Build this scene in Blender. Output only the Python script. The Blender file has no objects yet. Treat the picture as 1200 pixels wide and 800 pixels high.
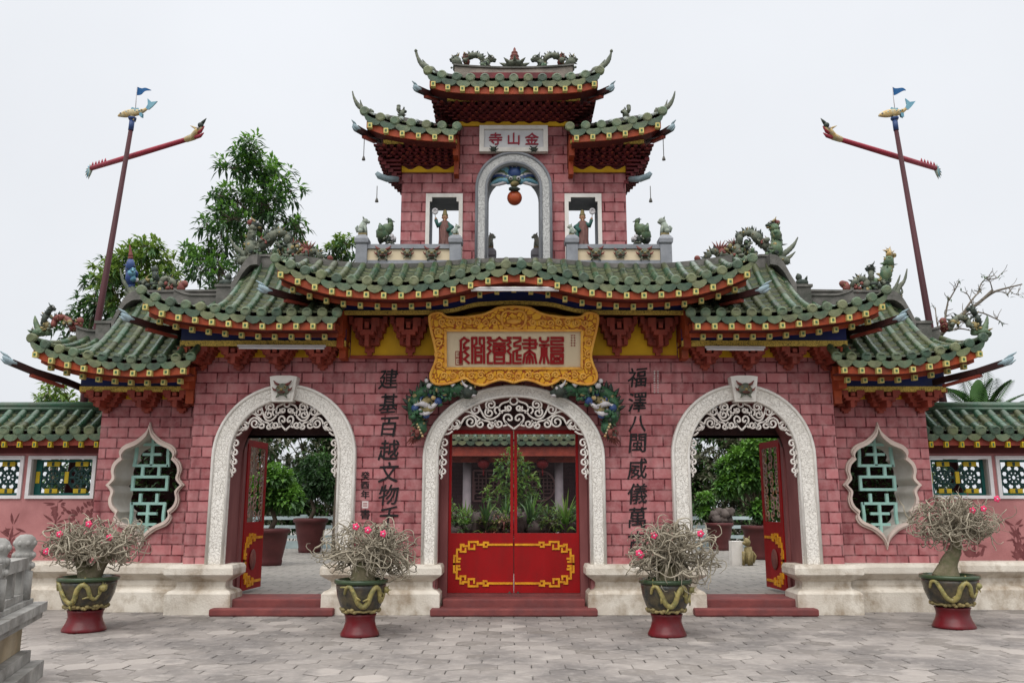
import bpy, math, random
from math import sin, cos, pi, radians, sqrt, atan2
from mathutils import Vector, Matrix, noise
from mathutils.geometry import tessellate_polygon
C = bpy.context.scene.collection
RND = random.Random(7)

# ------------------------------------------------------------------ camera model (used to measure the photograph at a known depth)
FPX, PITCH, CAMD, CAMH, CAMX = 1000.0, radians(10.87), 12.6, 1.5, -0.026
def W(px, py, Y):
    """photo pixel (1200 wide) seen on the vertical plane y = Y  ->  (x, z) in metres"""
    u = (px-600)/FPX; v = (400-py)/FPX
    dy = cos(PITCH)-v*sin(PITCH); dz = sin(PITCH)+v*cos(PITCH)
    t = (Y+CAMD)/dy
    return CAMX+t*u, CAMH+t*dz
def P(px, py, Y):
    x, z = W(px, py, Y); return Vector((x, Y, z))
def half(off, py, Y):
    """|x| and z for a feature 'off' pixels from the gate's axis"""
    x, z = W(602+off, py, Y); return x, z

# ------------------------------------------------------------------ materials
MATS = {}
def nodes_of(name):
    m = bpy.data.materials.new(name); m.use_nodes = True
    nt = m.node_tree; b = nt.nodes['Principled BSDF']
    MATS[name] = m
    return m, nt, b
def rgb(c): return (c[0], c[1], c[2], 1)
def M(name, c1, c2=None, scale=6, rough=.65, bump=0, bscale=40, dirt=None, dscale=1.3, damt=.5, metal=0, stretch=None, spec=.25, coat=0, dlo=.45, dhi=.7):
    m, nt, b = nodes_of(name); N = nt.nodes; L = nt.links
    b.inputs['Roughness'].default_value = rough; b.inputs['Metallic'].default_value = metal
    b.inputs['Specular IOR Level'].default_value = spec
    if coat: b.inputs['Coat Weight'].default_value = coat; b.inputs['Coat Roughness'].default_value = .2
    tc = N.new('ShaderNodeTexCoord'); co = tc.outputs['Object']
    if stretch:
        mp = N.new('ShaderNodeMapping'); mp.inputs['Scale'].default_value = stretch
        L.new(co, mp.inputs['Vector']); co2 = mp.outputs[0]
    else: co2 = co
    out = None
    if c2:
        n = N.new('ShaderNodeTexNoise'); n.inputs['Scale'].default_value = scale; n.inputs['Detail'].default_value = 6
        L.new(co2, n.inputs['Vector'])
        r = N.new('ShaderNodeValToRGB'); r.color_ramp.elements[0].position = .35; r.color_ramp.elements[1].position = .65
        r.color_ramp.elements[0].color = rgb(c1); r.color_ramp.elements[1].color = rgb(c2)
        L.new(n.outputs['Fac'], r.inputs['Fac']); out = r.outputs[0]
    else:
        b.inputs['Base Color'].default_value = rgb(c1)
    if dirt:
        n2 = N.new('ShaderNodeTexNoise'); n2.inputs['Scale'].default_value = dscale; n2.inputs['Detail'].default_value = 8; n2.inputs['Roughness'].default_value = .65
        L.new(co2, n2.inputs['Vector'])
        r2 = N.new('ShaderNodeMapRange'); r2.inputs[1].default_value = dlo; r2.inputs[2].default_value = dhi; r2.inputs[4].default_value = damt
        L.new(n2.outputs['Fac'], r2.inputs[0])
        mx = N.new('ShaderNodeMix'); mx.data_type = 'RGBA'
        L.new(r2.outputs[0], mx.inputs[0])
        if out: L.new(out, mx.inputs[6])
        else: mx.inputs[6].default_value = rgb(c1)
        mx.inputs[7].default_value = rgb(dirt); out = mx.outputs[2]
    if out: L.new(out, b.inputs['Base Color'])
    if bump:
        nb = N.new('ShaderNodeTexNoise'); nb.inputs['Scale'].default_value = bscale; nb.inputs['Detail'].default_value = 5
        L.new(co, nb.inputs['Vector'])
        bp = N.new('ShaderNodeBump'); bp.inputs['Strength'].default_value = bump; bp.inputs['Distance'].default_value = .02
        L.new(nb.outputs['Fac'], bp.inputs['Height']); L.new(bp.outputs[0], b.inputs['Normal'])
    return m

def brick_mat(name, ca, cb, cm, bw, rh, mort, dirt, damt, sx=0.0, sz=0.0, horizontal=False, freq=2):
    m, nt, b = nodes_of(name); N = nt.nodes; L = nt.links
    b.inputs['Roughness'].default_value = .7; b.inputs['Specular IOR Level'].default_value = .25
    tc = N.new('ShaderNodeTexCoord'); sp = N.new('ShaderNodeSeparateXYZ'); cb_ = N.new('ShaderNodeCombineXYZ')
    L.new(tc.outputs['Object'], sp.inputs[0])
    ax = N.new('ShaderNodeMath'); ax.inputs[1].default_value = sx; L.new(sp.outputs[0], ax.inputs[0])
    az = N.new('ShaderNodeMath'); az.inputs[1].default_value = sz; L.new(sp.outputs[1 if horizontal else 2], az.inputs[0])
    nw = N.new('ShaderNodeTexNoise'); nw.inputs['Scale'].default_value = 3.0
    L.new(tc.outputs['Object'], nw.inputs['Vector'])
    wob = N.new('ShaderNodeMath'); wob.operation = 'MULTIPLY_ADD'; wob.inputs[1].default_value = .02
    L.new(nw.outputs['Fac'], wob.inputs[0]); L.new(ax.outputs[0], wob.inputs[2])
    wob2 = N.new('ShaderNodeMath'); wob2.operation = 'MULTIPLY_ADD'; wob2.inputs[1].default_value = .012
    L.new(nw.outputs['Fac'], wob2.inputs[0]); L.new(az.outputs[0], wob2.inputs[2])
    L.new(wob.outputs[0], cb_.inputs[0]); L.new(wob2.outputs[0], cb_.inputs[1])
    br = N.new('ShaderNodeTexBrick'); br.inputs['Scale'].default_value = 1
    br.inputs['Brick Width'].default_value = bw; br.inputs['Row Height'].default_value = rh
    br.inputs['Mortar Size'].default_value = mort; br.inputs['Mortar Smooth'].default_value = .25; br.offset_frequency = freq
    br.inputs['Bias'].default_value = 0
    br.inputs['Color1'].default_value = rgb(ca); br.inputs['Color2'].default_value = rgb(cb); br.inputs['Mortar'].default_value = rgb(cm)
    L.new(cb_.outputs[0], br.inputs['Vector'])
    # blotches and pale lime bloom
    n1 = N.new('ShaderNodeTexNoise'); n1.inputs['Scale'].default_value = 7; n1.inputs['Detail'].default_value = 8; n1.inputs['Roughness'].default_value = .7
    L.new(tc.outputs['Object'], n1.inputs['Vector'])
    r1 = N.new('ShaderNodeMapRange'); r1.inputs[1].default_value = .42; r1.inputs[2].default_value = .75; r1.inputs[4].default_value = damt; L.new(n1.outputs['Fac'], r1.inputs[0])
    mx = N.new('ShaderNodeMix'); mx.data_type = 'RGBA'; L.new(r1.outputs[0], mx.inputs[0]); L.new(br.outputs['Color'], mx.inputs[6]); mx.inputs[7].default_value = rgb(dirt)
    n3 = N.new('ShaderNodeTexNoise'); n3.inputs['Scale'].default_value = 2.2; n3.inputs['Detail'].default_value = 8
    mp = N.new('ShaderNodeMapping'); mp.inputs['Scale'].default_value = (2.6, 2.6, .45); L.new(tc.outputs['Object'], mp.inputs[0]); L.new(mp.outputs[0], n3.inputs['Vector'])
    r3 = N.new('ShaderNodeMapRange'); r3.inputs[1].default_value = .5; r3.inputs[2].default_value = .75; r3.inputs[4].default_value = .55; L.new(n3.outputs['Fac'], r3.inputs[0])
    mx3 = N.new('ShaderNodeMix'); mx3.data_type = 'RGBA'; L.new(r3.outputs[0], mx3.inputs[0]); L.new(mx.outputs[2], mx3.inputs[6]); mx3.inputs[7].default_value = rgb([c*.7 for c in cm])
    L.new(mx3.outputs[2], b.inputs['Base Color'])
    hm = N.new('ShaderNodeMath'); hm.operation = 'MULTIPLY_ADD'; hm.inputs[1].default_value = -1.0
    L.new(br.outputs['Fac'], hm.inputs[0])
    nf = N.new('ShaderNodeTexNoise'); nf.inputs['Scale'].default_value = 60; L.new(tc.outputs['Object'], nf.inputs['Vector'])
    nm = N.new('ShaderNodeMath'); nm.operation = 'MULTIPLY'; nm.inputs[1].default_value = .35; L.new(nf.outputs['Fac'], nm.inputs[0]); L.new(nm.outputs[0], hm.inputs[2])
    bp = N.new('ShaderNodeBump'); bp.inputs['Strength'].default_value = .6; bp.inputs['Distance'].default_value = .012
    L.new(hm.outputs[0], bp.inputs['Height']); L.new(bp.outputs[0], b.inputs['Normal'])
    return m

def carved_mat(name, base, line, scale, lo, hi, rough=.75, dirt=None, two=None, bump=.6):
    """stone or gilt relief: a meandering line pattern"""
    m, nt, b = nodes_of(name); N = nt.nodes; L = nt.links
    b.inputs['Roughness'].default_value = rough; b.inputs['Specular IOR Level'].default_value = .25
    tc = N.new('ShaderNodeTexCoord')
    nw = N.new('ShaderNodeTexNoise'); nw.inputs['Scale'].default_value = scale*.6; nw.inputs['Detail'].default_value = 2
    L.new(tc.outputs['Object'], nw.inputs['Vector'])
    ad = N.new('ShaderNodeVectorMath'); ad.operation = 'MULTIPLY_ADD'; ad.inputs[1].default_value = (.12, .12, .12)
    L.new(nw.outputs['Color'], ad.inputs[0]); L.new(tc.outputs['Object'], ad.inputs[2])
    vo = N.new('ShaderNodeTexVoronoi'); vo.feature = 'DISTANCE_TO_EDGE'; vo.inputs['Scale'].default_value = scale
    L.new(ad.outputs[0], vo.inputs['Vector'])
    mr = N.new('ShaderNodeMapRange'); mr.inputs[1].default_value = lo; mr.inputs[2].default_value = hi; L.new(vo.outputs['Distance'], mr.inputs[0])
    mx = N.new('ShaderNodeMix'); mx.data_type = 'RGBA'; L.new(mr.outputs[0], mx.inputs[0]); mx.inputs[6].default_value = rgb(line); mx.inputs[7].default_value = rgb(base)
    n2 = N.new('ShaderNodeTexNoise'); n2.inputs['Scale'].default_value = 3; n2.inputs['Detail'].default_value = 8; L.new(tc.outputs['Object'], n2.inputs['Vector'])
    r2 = N.new('ShaderNodeMapRange'); r2.inputs[1].default_value = .45; r2.inputs[2].default_value = .75; r2.inputs[4].default_value = .55; L.new(n2.outputs['Fac'], r2.inputs[0])
    m2 = N.new('ShaderNodeMix'); m2.data_type = 'RGBA'; L.new(r2.outputs[0], m2.inputs[0]); L.new(mx.outputs[2], m2.inputs[6]); m2.inputs[7].default_value = rgb(dirt or line)
    L.new(m2.outputs[2], b.inputs['Base Color'])
    bp = N.new('ShaderNodeBump'); bp.inputs['Strength'].default_value = bump; bp.inputs['Distance'].default_value = .015
    L.new(mr.outputs[0], bp.inputs['Height']); L.new(bp.outputs[0], b.inputs['Normal'])
    return m

brick_mat('pink_brick', (.45,.162,.165), (.265,.078,.083), (.095,.013,.017), .315, .157, .0115, (.52,.29,.285), .6)
M('pink_plaster', (.36,.115,.12), (.30,.09,.095), 4, .8, .15, dirt=(.2,.06,.06), damt=.6)
M('wing_plaster', (.42,.185,.18), (.35,.145,.142), 3, .85, .15, dirt=(.2,.075,.075), damt=.5)
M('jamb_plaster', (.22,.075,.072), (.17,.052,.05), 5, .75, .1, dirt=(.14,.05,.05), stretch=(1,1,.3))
M('plinth_stone', (.64,.59,.51), (.53,.475,.40), 3, .8, .35, dirt=(.25,.185,.12), dscale=2.6, damt=.85, dlo=.46, dhi=.66, stretch=(1,1,.8))
carved_mat('carved_stone', (.78,.745,.685), (.56,.52,.465), 22, .0, .08, dirt=(.66,.62,.55))
carved_mat('grey_carved', (.54,.54,.52), (.36,.36,.355), 24, .0, .07, dirt=(.43,.43,.42))
M('pale_stone', (.76,.73,.68), (.68,.65,.60), 6, .8, .15, dirt=(.4,.37,.32), damt=.6)
M('grey_stone', (.27,.28,.30), (.22,.23,.25), 8, .85, .2, dirt=(.13,.135,.14), damt=.6)
M('rail_stone', (.34,.33,.305), (.255,.25,.235), 7, .9, .35, bscale=25, dirt=(.15,.14,.125), dscale=3.2, damt=.8, dlo=.42, dhi=.66)
M('stained_plinth', (.42,.35,.25), (.33,.26,.16), 3, .9, .25, dirt=(.12,.10,.07), damt=.8)
M('ridge_cement', (.17,.16,.145), (.11,.105,.095), 6, .9, .35, bscale=30, dirt=(.05,.055,.045), dscale=2.5, damt=.8)
M('beige_ridge', (.33,.28,.235), (.24,.20,.17), 6, .9, .3, dirt=(.12,.11,.095), dscale=2.8, damt=.75)
M('green_tile', (.026,.075,.038), (.066,.092,.042), 4.5, .36, .25, bscale=30, dirt=(.022,.024,.018), dscale=3.2, damt=.9, coat=.25)
M('moss_tile', (.060,.078,.030), (.095,.105,.05), 5, .5, .35, bscale=30, dirt=(.028,.028,.02), dscale=3.5, damt=.85, coat=.05)
M('tile_end_olive', (.125,.15,.07), (.17,.18,.10), 9, .5, .35, bscale=60, dirt=(.05,.055,.035), dscale=5, damt=.8)
M('tile_end_dark', (.045,.085,.055), (.075,.105,.065), 9, .45, .35, bscale=60, dirt=(.03,.036,.028), dscale=5, damt=.8)
M('pan_tile', (.030,.048,.028), (.058,.066,.036), 7, .6, .3, bscale=40, dirt=(.018,.016,.013), dscale=3.5, damt=.9)
M('tile_end', (.085,.135,.08), (.14,.165,.095), 9, .45, .35, bscale=60, dirt=(.045,.055,.038), dscale=5, damt=.85)
M('wing_tile', (.024,.08,.045), (.055,.10,.062), 4.5, .33, .2, dirt=(.06,.055,.04), dscale=3, damt=.75, coat=.15)
M('orange_board', (.36,.062,.018), (.28,.045,.015), 5, .55, .1, dirt=(.10,.03,.02), dscale=3, damt=.7)
M('dark_red_wood', (.125,.02,.017), (.09,.014,.013), 6, .6, .1, dirt=(.04,.012,.012), damt=.6)
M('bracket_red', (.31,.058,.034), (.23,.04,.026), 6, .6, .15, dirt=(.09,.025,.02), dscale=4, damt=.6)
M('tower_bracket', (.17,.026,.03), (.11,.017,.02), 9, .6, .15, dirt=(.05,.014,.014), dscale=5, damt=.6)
M('rafter_yellow', (.58,.50,.17), (.42,.35,.12), 12, .6)
M('rafter_green', (.05,.12,.05), None, rough=.6)
M('blue_board', (.012,.022,.13), (.018,.028,.085), 5, .5)
carved_mat('key_strip', (.66,.47,.10), (.07,.05,.03), 24, .02, .05, bump=.3, dirt=(.30,.21,.05))
M('yellow_wall', (.68,.40,.018), (.60,.33,.015), 4, .7, .1, dirt=(.35,.2,.03), damt=.5)
carved_mat('gilt_frame', (.74,.39,.03), (.28,.04,.012), 11, .03, .12, rough=.45, dirt=(.55,.24,.02))
M('gilt_edge', (.74,.40,.07), (.62,.27,.045), 8, .45)
M('cream_panel', (.60,.50,.34), (.56,.46,.31), 4, .6, .05)
M('red_char', (.24,.006,.008), None, rough=.5)
M('black_ink', (.012,.01,.011), None, rough=.6)
M('white_ink', (.6,.52,.5), None, rough=.7)
M('marble', (.60,.60,.60), (.52,.52,.53), 5, .5, .05)
M('red_lacquer', (.30,.003,.005), (.235,.002,.003), 3, .5, .08, bscale=12, spec=.2, dirt=(.16,.01,.009), dscale=5, damt=.5, stretch=(1,1,.35))
M('gold_paint', (.72,.34,.012), (.55,.22,.01), 14, .5, dirt=(.4,.15,.01), dscale=20, damt=.6)
M('red_step', (.20,.055,.05), (.15,.04,.038), 5, .8, .2, dirt=(.12,.05,.05), dscale=4, damt=.7, spec=.25)
M('white_scroll', (.76,.71,.66), (.68,.63,.58), 8, .6, dirt=(.36,.3,.26), damt=.5)
M('leaf_carving', (.40,.30,.27), (.28,.17,.15), 12, .6, dirt=(.45,.2,.03), dscale=9, damt=.7)
M('transom_dark', (.035,.010,.009), (.022,.007,.007), 5, .6)
M('window_plaster', (.52,.49,.44), (.46,.42,.37), 4, .85, .1, dirt=(.3,.26,.21), damt=.5)
M('vase_frame', (.60,.50,.43), (.53,.42,.37), 6, .75, .1, dirt=(.33,.24,.2), damt=.5)
M('jade_paint', (.36,.60,.53), (.30,.52,.46), 8, .55, dirt=(.18,.28,.23), damt=.5)
M('white_frame', (.66,.64,.64), (.58,.56,.56), 6, .6, dirt=(.4,.36,.36), damt=.4)
M('teal_frame', (.012,.10,.085), (.01,.08,.07), 5, .5)
M('dark_lattice', (.02,.055,.05), (.014,.04,.038), 8, .5)
M('panel_yellow', (.50,.36,.02), (.42,.30,.02), 12, .6)
M('mural_ink', (.11,.03,.032), (.18,.06,.06), 10, .8)
M('tube_white', (.75,.74,.76), None, rough=.3)
M('glaze_green', (.07,.13,.075), (.13,.17,.09), 14, .4, .2, dirt=(.035,.045,.03), dscale=8, damt=.7)
M('dragon_grey', (.095,.115,.085), (.16,.165,.12), 12, .65, .4, bscale=70, dirt=(.05,.06,.045), dscale=8, damt=.8)
M('dragon_ochre', (.30,.235,.10), (.20,.16,.07), 14, .6, .3, dirt=(.08,.07,.04), dscale=8, damt=.6)
M('dragon_rust', (.20,.062,.048), (.13,.04,.035), 12, .65, .3)
M('dragon_dark', (.03,.042,.036), (.055,.065,.05), 12, .6, .3)
M('dragon_green', (.025,.085,.045), (.05,.12,.05), 22, .45, .4, bscale=60, dirt=(.012,.04,.025), dscale=10, damt=.8)
M('cloud_white', (.52,.50,.50), (.44,.42,.43), 8, .6)
M('deep_blue', (.025,.05,.16), (.04,.075,.18), 9, .45)
M('sky_blue', (.10,.26,.36), (.18,.36,.42), 9, .5)
M('carp_gold', (.55,.42,.20), (.40,.25,.08), 16, .5, dirt=(.25,.32,.30), dscale=12, damt=.7)
M('pole_maroon', (.07,.018,.022), (.05,.014,.017), 5, .6, stretch=(1,1,.2))
M('boom_red', (.30,.03,.05), (.25,.025,.04), 5, .55)
M('flag_blue', (.02,.10,.25), None, rough=.8)
M('orb_red', (.34,.035,.02), (.45,.10,.035), 5, .3)
M('pale_statue', (.25,.30,.25), (.33,.35,.29), 15, .6, .3, dirt=(.08,.11,.085), dscale=9, damt=.7)
M('robe_brown', (.21,.10,.085), (.15,.075,.065), 14, .6, .2)
M('robe_teal', (.045,.13,.11), (.03,.09,.075), 14, .5, .2)
M('skin_clay', (.40,.22,.13), None, rough=.6)
M('tip_blue', (.30,.38,.41), (.22,.30,.33), 9, .6)
# plants
def leaf_mat(name, c1, c2, trans=.25, scale=1.2):
    m, nt, b = nodes_of(name); N = nt.nodes; L = nt.links
    tc = N.new('ShaderNodeTexCoord'); n = N.new('ShaderNodeTexNoise'); n.inputs['Scale'].default_value = scale; n.inputs['Detail'].default_value = 4
    L.new(tc.outputs['Object'], n.inputs['Vector'])
    r = N.new('ShaderNodeValToRGB'); r.color_ramp.elements[0].position = .35; r.color_ramp.elements[1].position = .65
    r.color_ramp.elements[0].color = rgb(c1); r.color_ramp.elements[1].color = rgb(c2)
    L.new(n.outputs['Fac'], r.inputs[0]); L.new(r.outputs[0], b.inputs['Base Color'])
    b.inputs['Roughness'].default_value = .5
    tr = N.new('ShaderNodeBsdfTranslucent'); L.new(r.outputs[0], tr.inputs[0])
    mx = N.new('ShaderNodeMixShader'); mx.inputs[0].default_value = trans
    L.new(b.outputs[0], mx.inputs[1]); L.new(tr.outputs[0], mx.inputs[2]); L.new(mx.outputs[0], N['Material Output'].inputs[0])
    return m
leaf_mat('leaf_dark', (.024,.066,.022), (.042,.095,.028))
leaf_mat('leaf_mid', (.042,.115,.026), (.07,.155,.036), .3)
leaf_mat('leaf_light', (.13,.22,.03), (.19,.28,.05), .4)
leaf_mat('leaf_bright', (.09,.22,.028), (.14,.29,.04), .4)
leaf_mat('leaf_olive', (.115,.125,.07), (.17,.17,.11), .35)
M('bark', (.13,.10,.075), (.08,.065,.05), 14, .9, .5, stretch=(1,1,.3))
M('pale_bark', (.17,.145,.115), (.11,.095,.075), 12, .9, .4)
M('bonsai_trunk', (.14,.125,.07), (.20,.165,.11), 18, .85, .5, dirt=(.07,.085,.035), dscale=6, damt=.7)
M('twig', (.38,.34,.26), (.25,.215,.16), 9, .85)
M('twig_dark', (.15,.13,.095), (.22,.19,.14), 9, .85)
M('pink_petal', (.70,.06,.16), (.62,.03,.10), 20, .6)
M('moss', (.035,.07,.02), (.06,.09,.03), 20, .95, .5)
M('pot_red', (.13,.006,.010), (.085,.005,.008), 4, .35, coat=.12, dirt=(.10,.03,.03), dscale=7, damt=.5)
M('pot_glaze', (.022,.026,.024), (.06,.045,.032), 13, .25, .3, dirt=(.13,.105,.05), dscale=9, damt=.75, coat=.3)
M('pot_rim', (.03,.055,.025), (.045,.07,.03), 8, .3, coat=.3)
M('pot_dragon', (.36,.29,.10), (.20,.19,.07), 16, .35, .4, coat=.2, dirt=(.07,.06,.03), dscale=14, damt=.8)
M('brown_pot', (.10,.028,.028), (.075,.022,.022), 4, .5)
# hall
brick_mat('hall_brick', (.075,.035,.042), (.06,.028,.034), (.03,.016,.018), .3, .1, .006, (.1,.05,.05), .3)
M('hall_column', (.26,.23,.24), (.20,.18,.19), 4, .7)
M('hall_lattice', (.25,.14,.14), (.2,.11,.11), 6, .6)
M('rock', (.07,.055,.05), (.11,.09,.08), 6, .9, .6, bscale=12)
M('planter_wall', (.10,.05,.042), (.07,.038,.034), 6, .85, .2)
M('lamp_red', (.15,.008,.01), None, rough=.5)
M('rail_pale', (.38,.46,.46), (.30,.37,.38), 5, .7)
M('joint_earth', (.085,.078,.07), (.06,.056,.05), 5, .95, .2)
brick_mat('court_floor', (.27,.25,.22), (.22,.205,.185), (.10,.095,.085), .45, .3, .012, (.33,.31,.28), .5, horizontal=True)
def paver_mat():
    m, nt, b = nodes_of('paver'); N = nt.nodes; L = nt.links
    b.inputs['Roughness'].default_value = .75
    at = N.new('ShaderNodeAttribute'); at.attribute_name = 'tone'
    r = N.new('ShaderNodeValToRGB'); e = r.color_ramp.elements
    e[0].color = rgb((.15,.132,.115)); e[1].color = rgb((.33,.295,.265)); x = e.new(.5); x.color = rgb((.235,.21,.19))
    L.new(at.outputs['Fac'], r.inputs[0])
    tc = N.new('ShaderNodeTexCoord'); n = N.new('ShaderNodeTexNoise'); n.inputs['Scale'].default_value = .9; n.inputs['Detail'].default_value = 10; n.inputs['Roughness'].default_value = .65
    L.new(tc.outputs['Object'], n.inputs['Vector'])
    mr = N.new('ShaderNodeMapRange'); mr.inputs[1].default_value = .45; mr.inputs[2].default_value = .6; mr.inputs[4].default_value = .85; L.new(n.outputs['Fac'], mr.inputs[0])
    mx = N.new('ShaderNodeMix'); mx.data_type = 'RGBA'; L.new(mr.outputs[0], mx.inputs[0]); L.new(r.outputs[0], mx.inputs[6]); mx.inputs[7].default_value = rgb((.125,.113,.105))
    n2 = N.new('ShaderNodeTexNoise'); n2.inputs['Scale'].default_value = 9; n2.inputs['Detail'].default_value = 8; n2.inputs['Roughness'].default_value = .7
    L.new(tc.outputs['Object'], n2.inputs['Vector'])
    m2r = N.new('ShaderNodeMapRange'); m2r.inputs[1].default_value = .5; m2r.inputs[2].default_value = .75; m2r.inputs[4].default_value = .6; L.new(n2.outputs['Fac'], m2r.inputs[0])
    m2 = N.new('ShaderNodeMix'); m2.data_type = 'RGBA'; L.new(m2r.outputs[0], m2.inputs[0]); L.new(mx.outputs[2], m2.inputs[6]); m2.inputs[7].default_value = rgb((.36,.33,.30))
    L.new(m2.outputs[2], b.inputs['Base Color'])
    bp = N.new('ShaderNodeBump'); bp.inputs['Strength'].default_value = .5; bp.inputs['Distance'].default_value = .01; L.new(n2.outputs['Fac'], bp.inputs['Height']); L.new(bp.outputs[0], b.inputs['Normal'])
paver_mat()
def glass_mat():
    m, nt, b = nodes_of('pane_glass'); N = nt.nodes; L = nt.links
    t = N.new('ShaderNodeBsdfTransparent'); t.inputs[0].default_value = (.90,.86,.88,1)
    g = N.new('ShaderNodeBsdfGlossy'); g.inputs['Roughness'].default_value = .03
    fr = N.new('ShaderNodeFresnel'); fr.inputs[0].default_value = 1.22
    mx = N.new('ShaderNodeMixShader'); L.new(fr.outputs[0], mx.inputs[0]); L.new(t.outputs[0], mx.inputs[1]); L.new(g.outputs[0], mx.inputs[2])
    L.new(mx.outputs[0], N['Material Output'].inputs[0])
glass_mat()

# ------------------------------------------------------------------ mesh builder
def catmull(pts, n=8):
    """smooth polyline through points of any dimension"""
    pts = [tuple(p) for p in pts]; out = []
    for i in range(len(pts)-1):
        p0 = pts[max(i-1, 0)]; p1 = pts[i]; p2 = pts[i+1]; p3 = pts[min(i+2, len(pts)-1)]
        for k in range(n):
            t = k/n
            out.append(tuple(.5*((2*b)+(-a+c)*t+(2*a-5*b+4*c-d)*t*t+(-a+3*b-3*c+d)*t**3) for a, b, c, d in zip(p0, p1, p2, p3)))
    out.append(pts[-1]); return out

class MB:
    def __init__(s): s.v = []; s.f = []; s.m = []; s.s = []; s.tone = None
    def add(s, verts, faces, m=0, smooth=False):
        o = len(s.v); s.v.extend([tuple(v) for v in verts])
        for f in faces: s.f.append([i+o for i in f]); s.m.append(m); s.s.append(smooth)
    def box(s, x0, x1, y0, y1, z0, z1, m=0):
        x0, x1 = min(x0, x1), max(x0, x1); y0, y1 = min(y0, y1), max(y0, y1); z0, z1 = min(z0, z1), max(z0, z1)
        s.add([(x0,y0,z0),(x1,y0,z0),(x1,y1,z0),(x0,y1,z0),(x0,y0,z1),(x1,y0,z1),(x1,y1,z1),(x0,y1,z1)],
              [(0,3,2,1),(4,5,6,7),(0,1,5,4),(1,2,6,5),(2,3,7,6),(3,0,4,7)], m)
    def bar(s, a, b, w, h, m=0, up=(0,0,1)):
        """rectangular bar from a to b"""
        a = Vector(a); b = Vector(b); d = (b-a).normalized(); u = Vector(up)
        sd = d.cross(u)
        if sd.length < 1e-4: sd = d.cross(Vector((1,0,0)))
        sd.normalize(); u = sd.cross(d).normalized(); sd = sd*w/2; u = u*h/2
        vs = [a-sd-u, a+sd-u, a+sd+u, a-sd+u, b-sd-u, b+sd-u, b+sd+u, b-sd+u]
        s.add(vs, [(0,1,2,3),(7,6,5,4),(0,4,5,1),(1,5,6,2),(2,6,7,3),(3,7,4,0)], m)
    def tube(s, pts, r, n=6, m=0, smooth=True, flat=1.0, caps=True):
        pts = [Vector(p) for p in pts]; k = len(pts)
        rr = [r]*k if not hasattr(r, '__len__') else list(r)
        if len(rr) != k:
            rr = [rr[min(int(i/(k-1)*(len(rr)-1)), len(rr)-2)]*(1-(i/(k-1)*(len(rr)-1) % 1 if i < k-1 else 1))+rr[min(int(i/(k-1)*(len(rr)-1)), len(rr)-2)+1]*((i/(k-1)*(len(rr)-1) % 1) if i < k-1 else 1) for i in range(k)]
        d = (pts[1]-pts[0]).normalized(); ref = Vector((0,1,0)) if abs(d.y) < .9 else Vector((1,0,0))
        nrm = (ref-d*ref.dot(d)).normalized(); vs = []
        for i in range(k):
            d = (pts[min(i+1,k-1)]-pts[max(i-1,0)])
            d = d.normalized() if d.length > 1e-9 else Vector((0,0,1))
            nrm = nrm-d*nrm.dot(d)
            nrm = nrm.normalized() if nrm.length > 1e-6 else d.orthogonal().normalized()
            bi = d.cross(nrm)
            for j in range(n):
                a = 2*pi*j/n; vs.append(pts[i]+(nrm*cos(a)*flat+bi*sin(a))*rr[i])
        fs = [(i*n+j, i*n+(j+1)%n, (i+1)*n+(j+1)%n, (i+1)*n+j) for i in range(k-1) for j in range(n)]
        if caps: fs += [tuple(range(n-1,-1,-1)), tuple((k-1)*n+j for j in range(n))]
        s.add(vs, fs, m, smooth)
    def lathe(s, c, prof, n=24, m=0, smooth=True, caps=True, sq=None):
        vs = []
        for r, z in prof:
            for j in range(n):
                a = 2*pi*j/n; vs.append((c[0]+r*cos(a), c[1]+r*sin(a), c[2]+z))
        k = len(prof)
        fs = [(i*n+j, i*n+(j+1)%n, (i+1)*n+(j+1)%n, (i+1)*n+j) for i in range(k-1) for j in range(n)]
        if caps: fs += [tuple(range(n-1,-1,-1)), tuple((k-1)*n+j for j in range(n))]
        s.add(vs, fs, m, smooth)
    def ell(s, c, r, m=0, nu=10, nv=7, rot=None, jit=0):
        if not hasattr(r, '__len__'): r = (r,r,r)
        vs = []; c = Vector(c)
        for i in range(nv+1):
            t = pi*i/nv
            for j in range(nu):
                a = 2*pi*j/nu
                q = Vector((r[0]*sin(t)*cos(a), r[1]*sin(t)*sin(a), r[2]*cos(t)))
                if jit: q *= 1+jit*(noise.noise((q+c)*9))
                if rot: q = rot @ q
                vs.append(c+q)
        fs = [(i*nu+j, (i+1)*nu+j, (i+1)*nu+(j+1)%nu, i*nu+(j+1)%nu) for i in range(nv) for j in range(nu)]
        s.add(vs, fs, m, True)
    def cone(s, a, b, r, m=0, n=5):
        s.tube([a, Vector(a).lerp(Vector(b), .6), b], [r, r*.6, r*.08], n, m, True)
    def plate(s, outer, holes=(), y0=0, y1=.1, m=0, ms=None, T=None):
        """outline in (x,z), solid from y0 (front) to y1, with holes; T maps (x,y,z) to the final place"""
        polys = [outer]+list(holes); flat = [p for pl in polys for p in pl]
        tri = tessellate_polygon([[Vector((p[0], p[1], 0)) for p in pl] for pl in polys])
        n = len(flat); T = T or (lambda x,y,z: (x,y,z))
        vs = [T(p[0], y0, p[1]) for p in flat]+[T(p[0], y1, p[1]) for p in flat]
        ff = []; fb = []
        for a, b, c in tri:
            A, B, D = flat[a], flat[b], flat[c]
            cr = (B[0]-A[0])*(D[1]-A[1])-(B[1]-A[1])*(D[0]-A[0])
            if abs(cr) < 1e-12: continue
            if cr < 0: b, c = c, b
            ff.append((a,b,c)); fb.append((a+n,c+n,b+n))
        s.add(vs, ff+fb, m)
        o = 0; fs = []
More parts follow.
